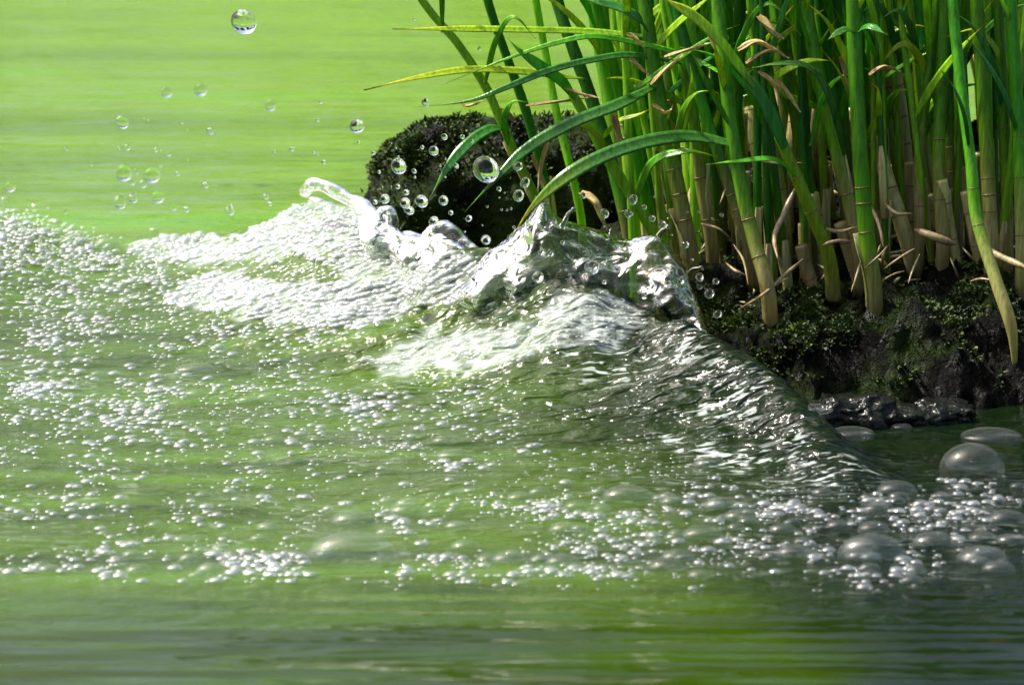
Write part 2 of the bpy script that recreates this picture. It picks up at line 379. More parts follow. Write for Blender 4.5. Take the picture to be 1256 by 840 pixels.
def H(x, y, detail=True):
    x = np.asarray(x, float); y = np.asarray(y, float)
    ry, rz, rs = np.interp(x, _xs, _ry), np.interp(x, _xs, _rz), np.interp(x, _xs, _rs)
    fade = 1 - sstep(.28, .6, np.abs(x))
    d = y - ry
    front = np.exp(-np.abs(np.minimum(d, 0) / rs) ** 1.7)
    back = np.exp(-(np.maximum(d, 0) / 0.020) ** 2)
    z = rz * fade * np.where(d < 0, front, back)
    if detail:
        act = sstep(.685, .75, y) * (1 - sstep(1.15, 1.3, y)) * fade
        z = z + act * (0.0024 * fbm(x * 22, y * 30, 0, 3, 2) + 0.0006 * fbm(x * 90 + y * 25, y * 150, 0, 9, 2))
        hm = np.exp(-((x - .06) / .045) ** 2) * np.exp(-((y - .855) / .05) ** 2)
        u_, v_ = x * .93 + y * .37, -x * .37 + y * .93
        z = z + act * (.0002 + .0003 * hm) * fbm(u_ * 150, v_ * 190, 0, 25, 2)
        churn = np.exp(-((x + .03) / .06) ** 2) * np.exp(-((y - .96) / .06) ** 2) + .8 * np.exp(-((x - .03) / .05) ** 2) * np.exp(-((y - .92) / .05) ** 2)
        z = z + churn * 0.0075 * fbm(x * 48, y * 60, 0, 21, 3)
        lev = (1 - sstep(.66, .715, y)) * (1 - sstep(.35, .6, np.abs(x))) * sstep(.45, .58, y)
        z = z + lev * (.00050 * np.sin(y * 6.283 / .0125 + 5 * fbm(x * 6, y * 18, 0, 35, 2)) * (.5 + 1.2 * fbm(x * 7, y * 40, 0, 37, 2)) + .00026 * np.sin(y * 6.283 / .0068 + 7 * fbm(x * 11, y * 30, 0, 39, 2)) * (.5 + 1.4 * fbm(x * 13, y * 55, 0, 41, 2)))
        z = z + (1 - act) * np.where(y > 1, .0003, .0009) * fbm(x * 9, y * 75, 0, 31, 3) * (1 - sstep(2.0, 6.0, y))
    return z
# lookup for placing things on the surface
_gx = np.arange(-.32, .32, .001); _gy = np.arange(.5, 2.6, .001)
_GZ = H(_gx[None, :], _gy[:, None])
def hlook(x, y):
    i = np.clip(((y - .5) / .001).astype(int), 0, len(_gy) - 1); j = np.clip(((x + .32) / .001).astype(int), 0, len(_gx) - 1)
    return _GZ[i, j]
def on_water(px, py):
    """first hit of the ray through a photograph pixel with the water surface"""
    px = np.atleast_1d(np.asarray(px, float)); py = np.atleast_1d(np.asarray(py, float))
    a, b, c = ray(px, py)
    Ys = np.linspace(.55, 2.55, 900)
    out = np.zeros((len(px), 3))
    for k in range(0, len(px), 3000):
        s = Ys[None, :] / b[k:k + 3000, None]
        X = a[k:k + 3000, None] * s; Z = CAM_H + c[k:k + 3000, None] * s
        hit = (Z <= hlook(X, np.broadcast_to(Ys, X.shape)))
        i = np.argmax(hit, 1); i[~hit.any(1)] = len(Ys) - 1
        r = np.arange(len(i)); x = X[r, i]; y = Ys[i]
        out[k:k + 3000] = np.stack([x, y, hlook(x, y)], 1)
    return out
def poly_world(pts):
    p = np.array(pts, float)
    q = []
    for i in range(len(p)):
        for t in np.linspace(0, 1, 6, endpoint=False): q.append(p[i] * (1 - t) + p[(i + 1) % len(p)] * t)
    q = np.array(q); return on_water(q[:, 0], q[:, 1])[:, :2]
def in_poly(x, y, P):
    ins = np.zeros(np.shape(x), bool)
    for i in range(len(P)):
        x0, y0 = P[i]; x1, y1 = P[(i + 1) % len(P)]
        if y0 == y1: continue
        ins ^= ((y0 > y) != (y1 > y)) & (x < (x1 - x0) * (y - y0) / (y1 - y0) + x0)
    return ins
FOAM_SHEEN_PX = [
    ([(150, 302), (210, 290), (290, 292), (345, 264), (385, 246), (440, 262), (480, 290), (530, 302), (570, 318), (600, 336), (560, 372), (505, 385), (440, 405), (395, 395), (430, 352), (415, 330), (370, 318), (300, 322), (230, 326), (170, 314)], 1.0),
    ([(200, 362), (260, 336), (305, 342), (360, 352), (425, 348), (432, 372), (400, 402), (300, 392), (215, 374)], 1.0),
    ([(430, 452), (485, 420), (560, 405), (640, 398), (700, 365), (770, 372), (800, 402), (760, 424), (680, 432), (610, 458), (540, 466)], .9),  # rippled sheet: fine bubbles, its sky reflection painted in as pale colour
]
FOAM_SHEEN_W = [(poly_world(p), d) for p, d in FOAM_SHEEN_PX]

# ---- water sheet
def grow(start, step, ratio, end):
    v = [start]
    while abs(v[-1] - start) < abs(end - start): v.append(v[-1] + step); step *= ratio
    return v
xs = np.array(sorted(set(grow(-.21, -.0012, 1.16, -14)[1:] + list(np.linspace(-.21, .21, 440)) + grow(.21, .0012, 1.16, 14)[1:])))
ys = np.array(sorted(set(grow(.58, -.0012, 1.2, -3)[1:] + list(np.linspace(.58, 1.2, 640)) + grow(1.2, .0012, 1.035, 12)[1:])))
X, Y = np.meshgrid(xs, ys)
Z = H(X, Y)
foam = np.zeros_like(X)
win = (np.abs(X) < .3) & (Y > .6) & (Y < 1.4)
jx = X[win] + .004 * fbm(X[win] * 130, Y[win] * 130, 0, 51, 3); jy = Y[win] + .010 * fbm(X[win] * 130, Y[win] * 90, 0, 61, 3)
acc = np.zeros(jx.shape)
for P, d in FOAM_SHEEN_W: acc = np.maximum(acc, in_poly(jx, jy, P) * (.40 if d == 1.0 else .62))
foam[win] = acc  # foam, plus the painted sky reflection of the rippled sheet
for _ in range(2):
    foam[1:-1, 1:-1] = (foam[1:-1, 1:-1] * 2 + foam[:-2, 1:-1] + foam[2:, 1:-1] + foam[1:-1, :-2] + foam[1:-1, 2:]) / 6
calm = 1 - sstep(.64, .74, Y) * (1 - sstep(1.15, 1.28, Y)) * (1 - sstep(.09, .115, X) * sstep(.80, .83, Y))
clear = np.minimum(1.0, np.maximum(.62 * (1 - sstep(.64, .71, Y)) + .9 * np.exp(-((X - .045) / .05) ** 2 - ((Y - .865) / .05) ** 2), 1.0 * sstep(-.02, .075, X + .14 * (Y - .85) + .02 * fbm(X * 25, Y * 25, 0, 71, 3)) * sstep(.3, .5, Y) * (1 - sstep(1.3, 1.6, Y))))  # painted shade and dark reflections: right water, wave flank, front strip
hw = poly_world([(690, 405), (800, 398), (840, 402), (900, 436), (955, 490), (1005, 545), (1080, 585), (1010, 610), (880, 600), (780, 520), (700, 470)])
glint_fleck = np.zeros_like(X); glint_fleck[win] = in_poly(jx, jy, hw) * .62 * sstep(-.25, .2, fbm(jx * 45, jy * 60, 0, 79, 3))  # sky glints on the wave flank, painted as pale dashes
for _ in range(12): glint_fleck[1:-1, 1:-1] = (glint_fleck[:-2, 1:-1] + glint_fleck[2:, 1:-1] + glint_fleck[1:-1, :-2] + glint_fleck[1:-1, 2:]) / 4
glint_fleck = np.maximum(glint_fleck, .12 * sstep(.69, .74, Y) * (1 - sstep(1.02, 1.1, Y)) * sstep(.05, .35, fbm(X * 30, Y * 45, 0, 77, 3)) * (np.abs(X) < .3) * (1 - sstep(.1, .13, X) * sstep(.79, .81, Y)))
near_reflection = 1 - sstep(.98, 1.25, Y)
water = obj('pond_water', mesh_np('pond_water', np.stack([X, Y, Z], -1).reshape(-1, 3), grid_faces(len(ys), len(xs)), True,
            dict(foam=foam, calm=calm, clear=clear, near_reflection=near_reflection, glint_fleck=glint_fleck)), M['water'])  # clear carries the painted shade and dark reflections
tag(water, kind='structure')

# ---- far bank beyond the pond (above the top of the frame; the water and the drops mirror it)
fx = np.linspace(-16, 16, 160); ft = np.linspace(0, 1, 26)
FX, FT = np.meshgrid(fx, ft)
FZ = -.3 + (2.6 + .6 * fbm(FX * .4, 0 * FX, 0, 80, 3)) * FT + .5 * fbm(FX * .9, FT * 6, 0, 81, 4) * FT
FY = 6.0 + FT * 9.0 + .5 * fbm(FX * .7, FT * 3, 0, 83, 4)
tag(obj('far_bank', mesh_np('far_bank', np.stack([FX, FY, FZ], -1).reshape(-1, 3), grid_faces(26, 160)), M['far']), kind='structure')

# trees on the far bank: dark against the sky, mirrored in ripples, bubbles and drops
def leafy_tree(loc, h, seed, label):
    g = np.random.default_rng(seed); root = empty('leafy_tree', loc)
    C = catmull(np.array([[0, 0, -.3], [.1, 0, h * .25], [-.05, .1, h * .5], [.1, 0, h * .85]]), 14)
    obj('trunk', tube_mesh('trunk', C, np.linspace(.22, .05, 14), 9, (0, 0, 0), None, .2, seed), M['bark'], root)
    cl = g.normal(0, 1, (26, 3)) * np.array([h * .17, h * .17, h * .17]) + np.array([0, 0, h * .62])
    n = 3600; c = cl[g.integers(0, 26, n)] + g.normal(0, h * .055, (n, 3))
    a = g.normal(0, 1, (n, 3)); a /= np.linalg.norm(a, axis=1)[:, None]; b = np.cross(a, g.normal(0, 1, (n, 3))); b /= np.linalg.norm(b, axis=1)[:, None]
    s_ = g.uniform(.12, .26, (n, 1))
    V = np.stack([c - a * s_, c + b * s_ * .5, c + a * s_, c - b * s_ * .5], 1).reshape(-1, 3)
    obj('crown', mesh_np('crown', V, np.arange(n * 4).reshape(-1, 4), False), M['foliage'], root)
    tag(root, label, 'tree', 'trees on the far bank')
for i in range(9):
    leafy_tree((-13 + i * 3.2 + rng.normal(0, .5), 13.5 + rng.normal(0, .8)  , 1.7), rng.uniform(2.0, 3.8), 900 + i, 'leafy green tree standing on the grassy far bank of the pond')

# ------------------------------------------------------------------ mud bank
def bank_edge(x): return np.interp(x, [-.03, 0, .03, .055, .075, .10, .2, .45], [1.06, 1.02, .975, .935, .893, .885, .878, .865])
def bank_z(x, y):
    d = y - bank_edge(x) - .012 * fbm(x * 40, y * 10, 0, 91, 3)
    z = -.02 + .042 * sstep(-.004, .024, d) + .020 * sstep(.03, .16, d) + .012 * sstep(.1, .3, d)
    z = -.03 + (z + .03) * (1 - sstep(0, .07, y - np.interp(x, [-.05, .03, .08, .2, .5], [1.07, 1.08, 1.12, 1.18, 1.2])))
    side = sstep(-.045, .02, x)
    z = -.03 + (z + .03) * side
    return z + side * (.012 * fbm(x * 46, y * 46, 0, 95, 3) + .008 * fbm(x * 140, y * 140, 0, 97, 4))
bx = np.linspace(-.06, .50, 330); by = np.linspace(.84, 1.42, 300)
BX, BY = np.meshgrid(bx, by)
BZ = bank_z(BX, BY)
edge = np.minimum.reduce([sstep(.50, .44, BX), sstep(1.42, 1.34, BY)])
BZ = -.03 + (BZ + .03) * edge
mb = obj('mud_bank', mesh_np('mud_bank', np.stack([BX + .004 * fbm(BX * 90, BY * 90, BZ * 90, 99, 2), BY + .006 * fbm(BX * 90, BY * 90, BZ * 120, 98, 2), BZ], -1).reshape(-1, 3), grid_faces(300, 330)), M['mud'])
tag(mb, kind='structure')

def lump(name, c, r, m, seed, rough=.28, sub=6, freq=28):
    bm = bmesh.new(); bmesh.ops.create_icosphere(bm, subdivisions=sub, radius=1.0)
    V = np.array([v.co for v in bm.verts]); F = np.array([[v.index for v in f.verts] for f in bm.faces]); bm.free()
    sq = np.sign(V) * np.abs(V) ** .62
    W = sq * np.array(r); k = 1 + rough * fbm(W[:, 0] * freq, W[:, 1] * freq, W[:, 2] * freq, seed, 5) + rough * .35 * fbm(W[:, 0] * freq * 5, W[:, 1] * freq * 5, W[:, 2] * freq * 5, seed + 9, 3)
    W = W * k[:, None]
    o = obj(name, mesh_np(name, W, F), m); o.location = c
    return o
rk = lump('mossy_rock', (-.006, 1.09, .014), (.049, .04, .052), M['rock'], 5, .26)
tag(rk, 'dark mossy lump of rock and peat behind the splash, left of the reeds', 'rock')
for i, (px, r_, lb) in enumerate([(1044, (.012, .010, .0075), 'low glossy wet stone at the waterline nearest the wave'), (1106, (.009, .009, .005), 'small flat wet stone between the glossy stone and the mossy mud foot'), (1176, (.010, .009, .0045), 'flattest wet stone barely breaking the dark water below the moss')]):
    tag(lump('wet_stone', ((px - CX) / FPX * .885, .877 + .002 * i, -.001), r_, M['stone'], 30 + i, .62, 5, 95), lb, 'stone')

# moss tufts on rock and bank: tiny leaf clumps nobody could count
def moss(name, P, Nn, label):
    V, F = [], []
    for p, n in zip(P, Nn):
        n = Vector(n)
        for k in range(3):
            d = (n + Vector(rng.normal(0, .7, 3))).normalized(); s = d.orthogonal().normalized() * rng.uniform(.0002, .00045)
            L = rng.uniform(.0008, .0020); b = Vector(p); i0 = len(V)
            V += [b - s, b + s, b + d * L * .6 + s * .8, b + d * L, b + d * L * .6 - s * .8 + n * .0002]
            F += [(i0, i0 + 1, i0 + 2), (i0, i0 + 2, i0 + 4), (i0 + 4, i0 + 2, i0 + 3)]
    o = obj(name, mesh_np(name, np.array([tuple(v) for v in V]), np.array(F), False), M['moss'])
    return tag(o, label, 'moss', kind='stuff')
def pick(o, n, f):
    me = o.data; k = len(me.vertices); co = np.empty(k * 3); no = np.empty(k * 3)
    me.vertices.foreach_get('co', co); me.vertices.foreach_get('normal', no)
    co = co.reshape(-1, 3) + np.array(o.location); no = no.reshape(-1, 3)
    w = f(co, no); w = np.clip(w, 0, None); idx = rng.choice(k, n, p=w / w.sum())
    return co[idx] + rng.normal(0, .0006, (n, 3)), no[idx]
moss('moss_cover', *pick(rk, 6000, lambda c, n: (.15 + (c[:, 0] < -.035) + .5 * (c[:, 2] > .055)) * (n[:, 2] > -.2) * (c[:, 2] > .015) * (n[:, 1] < .5) * (.03 + sstep(.02, .25, fbm(c[:, 0] * 60, c[:, 1] * 60, c[:, 2] * 60, 111, 3)))), 'low green moss over the dark rock by the splash')
moss('moss_cover', *pick(mb, 22000, lambda c, n: (c[:, 2] > .006) * (c[:, 0] > .055) * (c[:, 1] < .97) * (.015 + sstep(.05, .3, fbm(c[:, 0] * 50, c[:, 1] * 50, c[:, 2] * 50, 113, 3)))), 'low green moss on the mud bank under the reeds')

# ------------------------------------------------------------------ reeds
VIEW_N = np.array([0, -.75, .66])
NODE_CACHE = {}
def node_mesh():
    if 'n' not in NODE_CACHE:
        C = np.array([[0, 0, z] for z in (-.34, -.16, 0, .16, .34)])
        NODE_CACHE['n'] = tube_mesh('node', C, np.array([1.0, 1.06, 1.10, 1.06, 1.0]), 12, cap=False, wob=0)
        NODE_CACHE['n'].materials.append(M['node'])
    return NODE_CACHE['n']
SHOOTS = []
def shoot(path, w, m='stalk', nodes=(), label=None, group=None, up=True, leaf_top=True, taper=.72, Ys=None, green_at=None, foot=0.0):
    """path: (px, py, Y) base to top; the stalk runs on past the frame's top edge to its real height"""
    P = [np.array(at(*p)) for p in path]
    if up:
        d = P[-1] - P[-2]; d /= np.linalg.norm(d); d = d * .8 + np.array([0, 0, .2]); d /= np.linalg.norm(d)
        L = rng.uniform(.05, .13)
        P += [P[-1] + d * L * .5, P[-1] + d * L + np.array([rng.normal(0, .02), rng.normal(0, .02), 0])]
    dn = P[0] - P[1]; dn /= np.linalg.norm(dn); P.insert(0, P[0] + (dn * .5 + np.array([0, .25, -.75])) * .013)
    P = np.array(P); base = P[1].copy()
    n = 44; C = catmull(P, n)
    s = np.r_[0, np.cumsum(np.linalg.norm(np.diff(C, axis=0), axis=1))]
    r0 = w * .385 * pxm(path[0][2])
    q = np.linspace(0, 1, n)
    rad = r0 * (1.06 - (1 - taper) * q)
    if foot: rad *= .35 + .65 * sstep(0, foot, q)
    if up: rad *= 1 - .75 * sstep(.75, 1.0, q)
    elif not up and leaf_top: rad *= 1 - .9 * sstep(.7, 1.0, q)
    span = (green_at if green_at else .085) * .62
    along = np.clip(s / span * .5, 0, 1)
    root = empty('reed_shoot', base)
    st = obj('stalk', tube_mesh('stalk', C, rad, 12, base, dict(along=along), wob=.10, seed=len(SHOOTS)), M[m], root)
    for k in nodes:
        # k = height along the stalk as photograph row
        i = int(np.argmin([abs(proj(c)[1] - k) for c in C]))
        t = C[min(i + 1, n - 1)] - C[max(i - 1, 0)]
        nd = obj('node', node_mesh(), None, st); nd.location = C[i] - base
        nd.rotation_euler = Vector(t).to_track_quat('Z', 'Y').to_euler(); nd.scale = (rad[i] * .99, rad[i] * .99, rad[i] * .32)
    if not label:
        cw = {'stalk': 'mid green', 'stalk_dark': 'dark green', 'stalk_lime': 'yellow-green'}.get(m, 'green')
        nw = {0: 'without brown rings', 1: 'with a single brown ring', 2: 'with two brown rings', 3: 'with three brown rings'}[len(nodes)]
        dw = 'in the front row' if path[0][2] < .975 else ('inside the clump' if path[0][2] < 1.07 else 'behind the clump')
        th = 'stout' if w > 21.5 else 'slim' if w > 15 else 'very thin'
        label = f'{th} {cw} reed shoot {nw}, {dw}'; group = 'reed shoots in the clump'
    tag(root, label, 'reed', group)
    SHOOTS.append(root)
    return root
def proj(p):
    x, y, z = p[0], p[1], p[2] - CAM_H
    f = y * CP - z * SP; u = y * SP + z * CP
    return CX + FPX * x / f, CY - FPX * u / f
def leaf(root, path, w, m='leaf', twist=0.0, tipfrac=.45, basefrac=.25, nrm=None, fold=.3, name='leaf'):
    """path: (px, py, Y) base to tip"""
    C = catmull([np.array(at(*p)) for p in path], 36)
    q = np.linspace(0, 1, 36)
    W = w * .8 * pxm(path[0][2]) * (.55 + .45 * sstep(0, basefrac, q)) * (1 - sstep(1 - tipfrac, 1.0, q) ** 1.3 * .97)
    o = obj(name, ribbon_mesh(name, C, W, root.location if root else C[0], dict(along=q), VIEW_N if nrm is None else np.array(nrm), fold, .00022, twist), M[m], root)
    return o

# front row, traced one by one
s_bright = shoot([(1072, 352, .935), (1063, 290, .937), (1056, 200, .94), (1050, 100, .945), (1046, 0, .95)], 25, 'stalk', (237, 256, 292), 'bright green reed shoot with three brown rings low on its straight stalk', green_at=.05)
s_bent = shoot([(1241, 404, .90), (1222, 345, .905), (1198, 268, .915), (1191, 200, .92), (1178, 100, .93), (1168, 0, .94)], 20, 'stalk', (272, 238), 'reed shoot whose long pale root stock slants down over the mossy mud', green_at=.10, foot=.12)
s_foot = shoot([(941, 352, .925), (926, 300, .93), (910, 235, .935), (897, 150, .94), (886, 60, .945), (880, 0, .95)], 23, 'stalk', (275, 315), 'reed shoot rooted lowest in the black mud right beside the wave', green_at=.07)
s_sheen = shoot([(1016, 312, .945), (996, 262, .945), (975, 212, .945), (955, 165, .945)], 23, 'stalk_lime', (216, 258), 'bent lime reed shoot ending in a pale glossy blade', up=False, leaf_top=False, green_at=.05)
leaf(s_sheen, [(962, 182, .943), (945, 140, .942), (925, 108, .94), (906, 86, .938)], 22, 'leaf_teal', .3, .25)
shoot([(1054, 308, .955), (1038, 235, .957), (1020, 160, .96), (1000, 70, .965), (988, 0, .97)], 22, 'stalk', (245, 285))
shoot([(1118, 318, .965), (1106, 275, .967), (1090, 225, .97), (1072, 168, .972)], 25, 'stalk_tan', (262, 230), 'dead tan reed stub leaning beside the bright ringed shoot', up=False, leaf_top=False, taper=.85)
shoot([(1112, 260, 1.0), (1106, 190, 1.0), (1099, 130, 1.0), (1092, 84, 1.0)], 34, 'stalk_tan', (143, 106, 178), 'thick dead tan stalk broken off short among green reeds', up=False, leaf_top=False, taper=.9)
shoot([(1128, 282, .96), (1128, 190, .965), (1138, 100, .97), (1150, 0, .975)], 17, 'stalk', (258,))
shoot([(1156, 292, .955), (1151, 200, .96), (1155, 110, .965), (1160, 0, .97)], 21, 'stalk', (108, 180, 240), green_at=.075)
shoot([(1172, 300, .965), (1168, 200, .97), (1163, 100, .975), (1158, 0, .98)], 23, 'stalk_dark', (174, 205))
shoot([(1216, 312, .945), (1212, 220, .95), (1206, 110, .955), (1198, 0, .96)], 23, 'stalk', (210, 232, 268))
shoot([(1236, 316, .955), (1234, 200, .96), (1229, 100, .965), (1224, 0, .97)], 18, 'stalk', (162, 220, 262), green_at=.07)
shoot([(1254, 322, .945), (1251, 200, .95), (1246, 100, .955), (1240, 0, .96)], 22, 'stalk', (162, 218, 285), green_at=.075)
shoot([(1193, 300, .985), (1186, 200, .985), (1180, 100, .99), (1176, 0, .995)], 20, 'stalk_dark', (180,))
s_h = shoot([(872, 292, .965), (860, 225, .967), (851, 150, .97), (838, 70, .975), (822, 0, .98)], 20, 'stalk', (222, 265))
s_g = shoot([(845, 302, .955), (831, 230, .957), (815, 160, .96), (800, 70, .965), (790, 0, .97)], 25, 'stalk', (235, 208, 268), green_at=.075)
shoot([(918, 300, .95), (893, 225, .952), (868, 150, .955), (842, 60, .96), (826, 0, .965)], 19, 'stalk_dark', (236, 262))
s_rock = shoot([(772, 290, .975), (752, 205, .98), (732, 140, .985), (703, 60, .99), (683, 0, .995)], 21, 'stalk_dark', (250,), 'thick dark green reed leaning left over the mossy rock', green_at=.045)
s_l2 = shoot([(712, 262, .99), (698, 200, .99), (683, 140, .995), (668, 60, 1.0), (657, 0, 1.0)], 13, 'stalk_lime', (), 'thin yellow-green reed rising behind the crossing blades', green_at=.035)
s_l1 = shoot([(676, 262, 1.0), (660, 190, 1.0), (643, 130, 1.0), (618, 60, 1.0), (598, 0, 1.0)], 15, 'stalk_dark', (), 'dark green reed leaning left over the top of the mossy rock', green_at=.03)
s_l0 = shoot([(662, 256, .97), (640, 208, .97), (616, 152, .97), (594, 104, .97), (560, 52, .97), (520, 4, .97)], 15, 'stalk_lime', (112,), 'slender lime reed, the outermost, leaning far out over open water', taper=.6, green_at=.02)
s_tip = shoot([(806, 296, .96), (775, 240, .96), (742, 190, .96), (722, 150, .96), (700, 112, .96)], 20, 'stalk_lime', (), 'short lime reed shoot bending left to a pointed tip', up=False, leaf_top=False, green_at=.03)
leaf(s_tip, [(706, 122, .96), (688, 100, .955), (660, 80, .952), (640, 65, .95), (622, 47, .95)], 20, 'leaf', .1, .5)
s_mid = shoot([(802, 294, .985), (782, 200, .985), (762, 120, .99), (746, 60, .99), (730, 0, .99)], 19, 'stalk', (), green_at=.04)
s_r = shoot([(962, 282, .975), (948, 180, .98), (938, 80, .985), (930, 0, .99)], 23, 'stalk', (228,))
shoot([(990, 290, .985), (982, 180, .99), (966, 80, .995), (958, 0, 1.0)], 22, 'stalk', (200,))
s_arch = shoot([(1042, 290, .985), (1030, 200, .985), (1018, 110, .99), (1006, 0, .99)], 20, 'stalk_dark', (210,))
shoot([(905, 300, .985), (900, 200, .985), (905, 100, .99), (908, 0, .99)], 20, 'stalk_dark', (230,))
shoot([(880, 300, .99), (874, 200, .99), (862, 100, .99), (846, 0, .99)], 22, 'stalk', (228, 262))
shoot([(1086, 300, .99), (1080, 180, .99), (1072, 80, .99), (1066, 0, 1.0)], 22, 'stalk', (205,))

# blades that cross the open water, each growing from a shoot
leaf(s_g, [(797, 46, .966), (770, 43, .966), (720, 39, .965), (640, 37, .96), (560, 36, .955), (481, 36, .95)], 12, 'leaf_lime', 0, .35)
leaf(s_rock, [(717, 97, .987), (690, 94, .965), (640, 88, .96), (575, 86, .955), (505, 97, .95), (446, 111, .945)], 14, 'leaf_lime', -.2, .4)
leaf(s_foot, [(891, 94, .943), (850, 72, .96), (790, 55, .955), (730, 45, .95), (690, 51, .95), (640, 66, .95), (592, 84, .95), (546, 103, .95)], 10, 'leaf', .25, .5)
leaf(s_h, [(838, 78, .974), (775, 68, .96), (725, 74, .955), (670, 88, .95), (620, 108, .945), (576, 124, .945), (508, 132, .95)], 11, 'leaf_teal', .5, .5)
leaf(s_l0, [(620, 160, .97), (604, 158, .962), (580, 172, .955), (552, 202, .95), (527, 243, .945)], 18, 'leaf_teal', .2, .5)
leaf(s_g, [(807, 104, .962), (760, 128, .95), (700, 152, .945), (645, 184, .94), (610, 218, .935), (570, 260, .935)], 20, 'leaf_teal', .2, .5)
leaf(s_foot, [(900, 177, .938), (850, 168, .94), (800, 173, .935), (745, 190, .93), (695, 217, .925), (655, 252, .925), (628, 290, .925)], 24, 'leaf_tip', .15, .4)
leaf(s_foot, [(925, 106, .94), (908, 84, .938), (882, 50, .935), (850, 20, .935), (812, -3, .935)], 17, 'leaf_lime', .2, .25)
leaf(s_arch, [(1036, 190, .955), (1022, 132, .95), (1006, 98, .948), (985, 80, .945), (950, 79, .943), (916, 86, .942)], 15, 'leaf_teal', -.5, .35)
leaf(s_bright, [(1049, 40, .948), (1066, 33, .942), (1086, 42, .938)], 12, 'leaf_teal', 0, .35)
leaf(s_bright, [(1049, 40, .948), (1036, 37, .94), (1014, 50, .935)], 12, 'leaf_teal', 0, .35)
leaf(s_g, [(795, 40, .967), (782, 22, .96), (755, 8, .96), (716, 0, .96)], 16, 'leaf_teal', 0, .3)
leaf(s_rock, [(741, 170, .982), (756, 150, .96), (786, 140, .955), (806, 128, .95)], 10, 'leaf_lime', 0, .5)
leaf(s_tip, [(780, 246, .955), (800, 200, .95), (840, 186, .945), (880, 192, .945)], 14, 'leaf', 0, .5)
leaf(s_sheen, [(976, 216, .942), (950, 196, .935), (905, 198, .935), (866, 202, .935)], 9, 'leaf', 0, .5)
leaf(s_rock, [(760, 230, .965), (735, 170, .955), (700, 150, .95), (668, 160, .95)], 12, 'leaf_lime', 0, .5)

# filler shoots deeper in the clump
for i in range(44):
    Yd = rng.uniform(.955, 1.0); px = rng.uniform(780, 1270); x = (px - CX) / FPX * Yd
    b = proj((x, Yd, float(bank_z(np.array(x), np.array(Yd))) - .002)); lean = rng.normal(-22, 22)
    shoot([(b[0], b[1], Yd), (b[0] + lean * .4, b[1] * .6, Yd), (b[0] + lean, -10, Yd + .01)], rng.uniform(9, 15), ['stalk_lime', 'stalk', 'stalk_lime', 'stalk_dark'][rng.integers(0, 4)], [float(b[1] * .8)] if i % 2 else [], green_at=rng.uniform(.04, .08))
for i in range(24):
    Yd = rng.uniform(.95, 1.02); px = rng.uniform(790, 1265); x = (px - CX) / FPX * Yd
    b = proj((x, Yd, float(bank_z(np.array(x), np.array(Yd))) - .002)); lean = rng.normal(-8, 12); top = b[1] - rng.uniform(45, 120)
    shoot([(b[0], b[1], Yd), (b[0] + lean * .5, (b[1] + top) * .5, Yd), (b[0] + lean, top, Yd)], rng.uniform(17, 24), 'stalk_tan', [float(b[1] * .65 + top * .35), float(b[1] * .25 + top * .75)],
          'short tan jointed cane stump between the green reed feet', 'cane stumps among the reeds', up=False, leaf_top=False, taper=.9)
for i in range(150):
    Yd = rng.uniform(.99, 1.2)
    px = rng.uniform(745 + (Yd - .99) * 250, 1310)
    x = (px - CX) / FPX * Yd
    z = float(bank_z(np.array(x), np.array(Yd))) - .004
    # base pixel
    b = proj((x, Yd, z)); lean = rng.normal(-20, 16) - max(0, (900 - px)) * .12
    m = ['stalk', 'stalk_dark', 'stalk', 'stalk_lime', 'stalk_lime', 'stalk_tan'][rng.integers(0, 6)] if Yd < 1.08 else ['stalk', 'stalk_dark'][i % 2]
    tan_ = m == 'stalk_tan'
    top = rng.uniform(40, 140) if tan_ else -10
    rows = sorted(rng.uniform(120, max(b[1], 140), 2)) if rng.random() < .7 else []
    shoot([(b[0], b[1], Yd), (b[0] + lean * .35, b[1] * .65 + top * .35, Yd), (b[0] + lean, top, Yd + .01)], rng.uniform(16, 26), m, [float(v) for v in rows],
          'broken tan reed stalk standing dead among the green shoots' if tan_ else None, 'dead stalks in the clump' if tan_ else None, up=not tan_, leaf_top=False, green_at=rng.uniform(.05, .10))
# side leaves along the shoots, high and low
for r_ in SHOOTS[::5]:
    b = r_.location; px0, py0 = proj(b)
    if b.y < .95 and rng.random() < .6: continue
    sx = -1 if rng.random() < .6 else 1
    y0 = rng.uniform(40, 170); Yd = b.y - .008
    st = [c for c in r_.children if c.name.startswith('stalk')][0]
    co = np.empty(len(st.data.vertices) * 3); st.data.vertices.foreach_get('co', co); co = co.reshape(-1, 3)[::12] + np.array(b)
    pr = np.array([proj(c) for c in co]); i = int(np.argmin(np.abs(pr[:, 1] - y0)))
    if abs(pr[i, 1] - y0) > 25: continue
    L = rng.uniform(50, 120)
    leaf(r_, [(pr[i, 0], y0 + 12, Yd), (pr[i, 0] + sx * L * .18, y0 - L * .55, Yd - .004), (pr[i, 0] + sx * L * .45, y0 - L * .9, Yd - .008), (pr[i, 0] + sx * L * .8, y0 - L * rng.uniform(.5, 1.1), Yd - .01)],
         rng.uniform(9, 15), ['leaf', 'leaf', 'leaf_lime', 'leaf_teal'][rng.integers(0, 4)], rng.uniform(-.4, .4), .5)

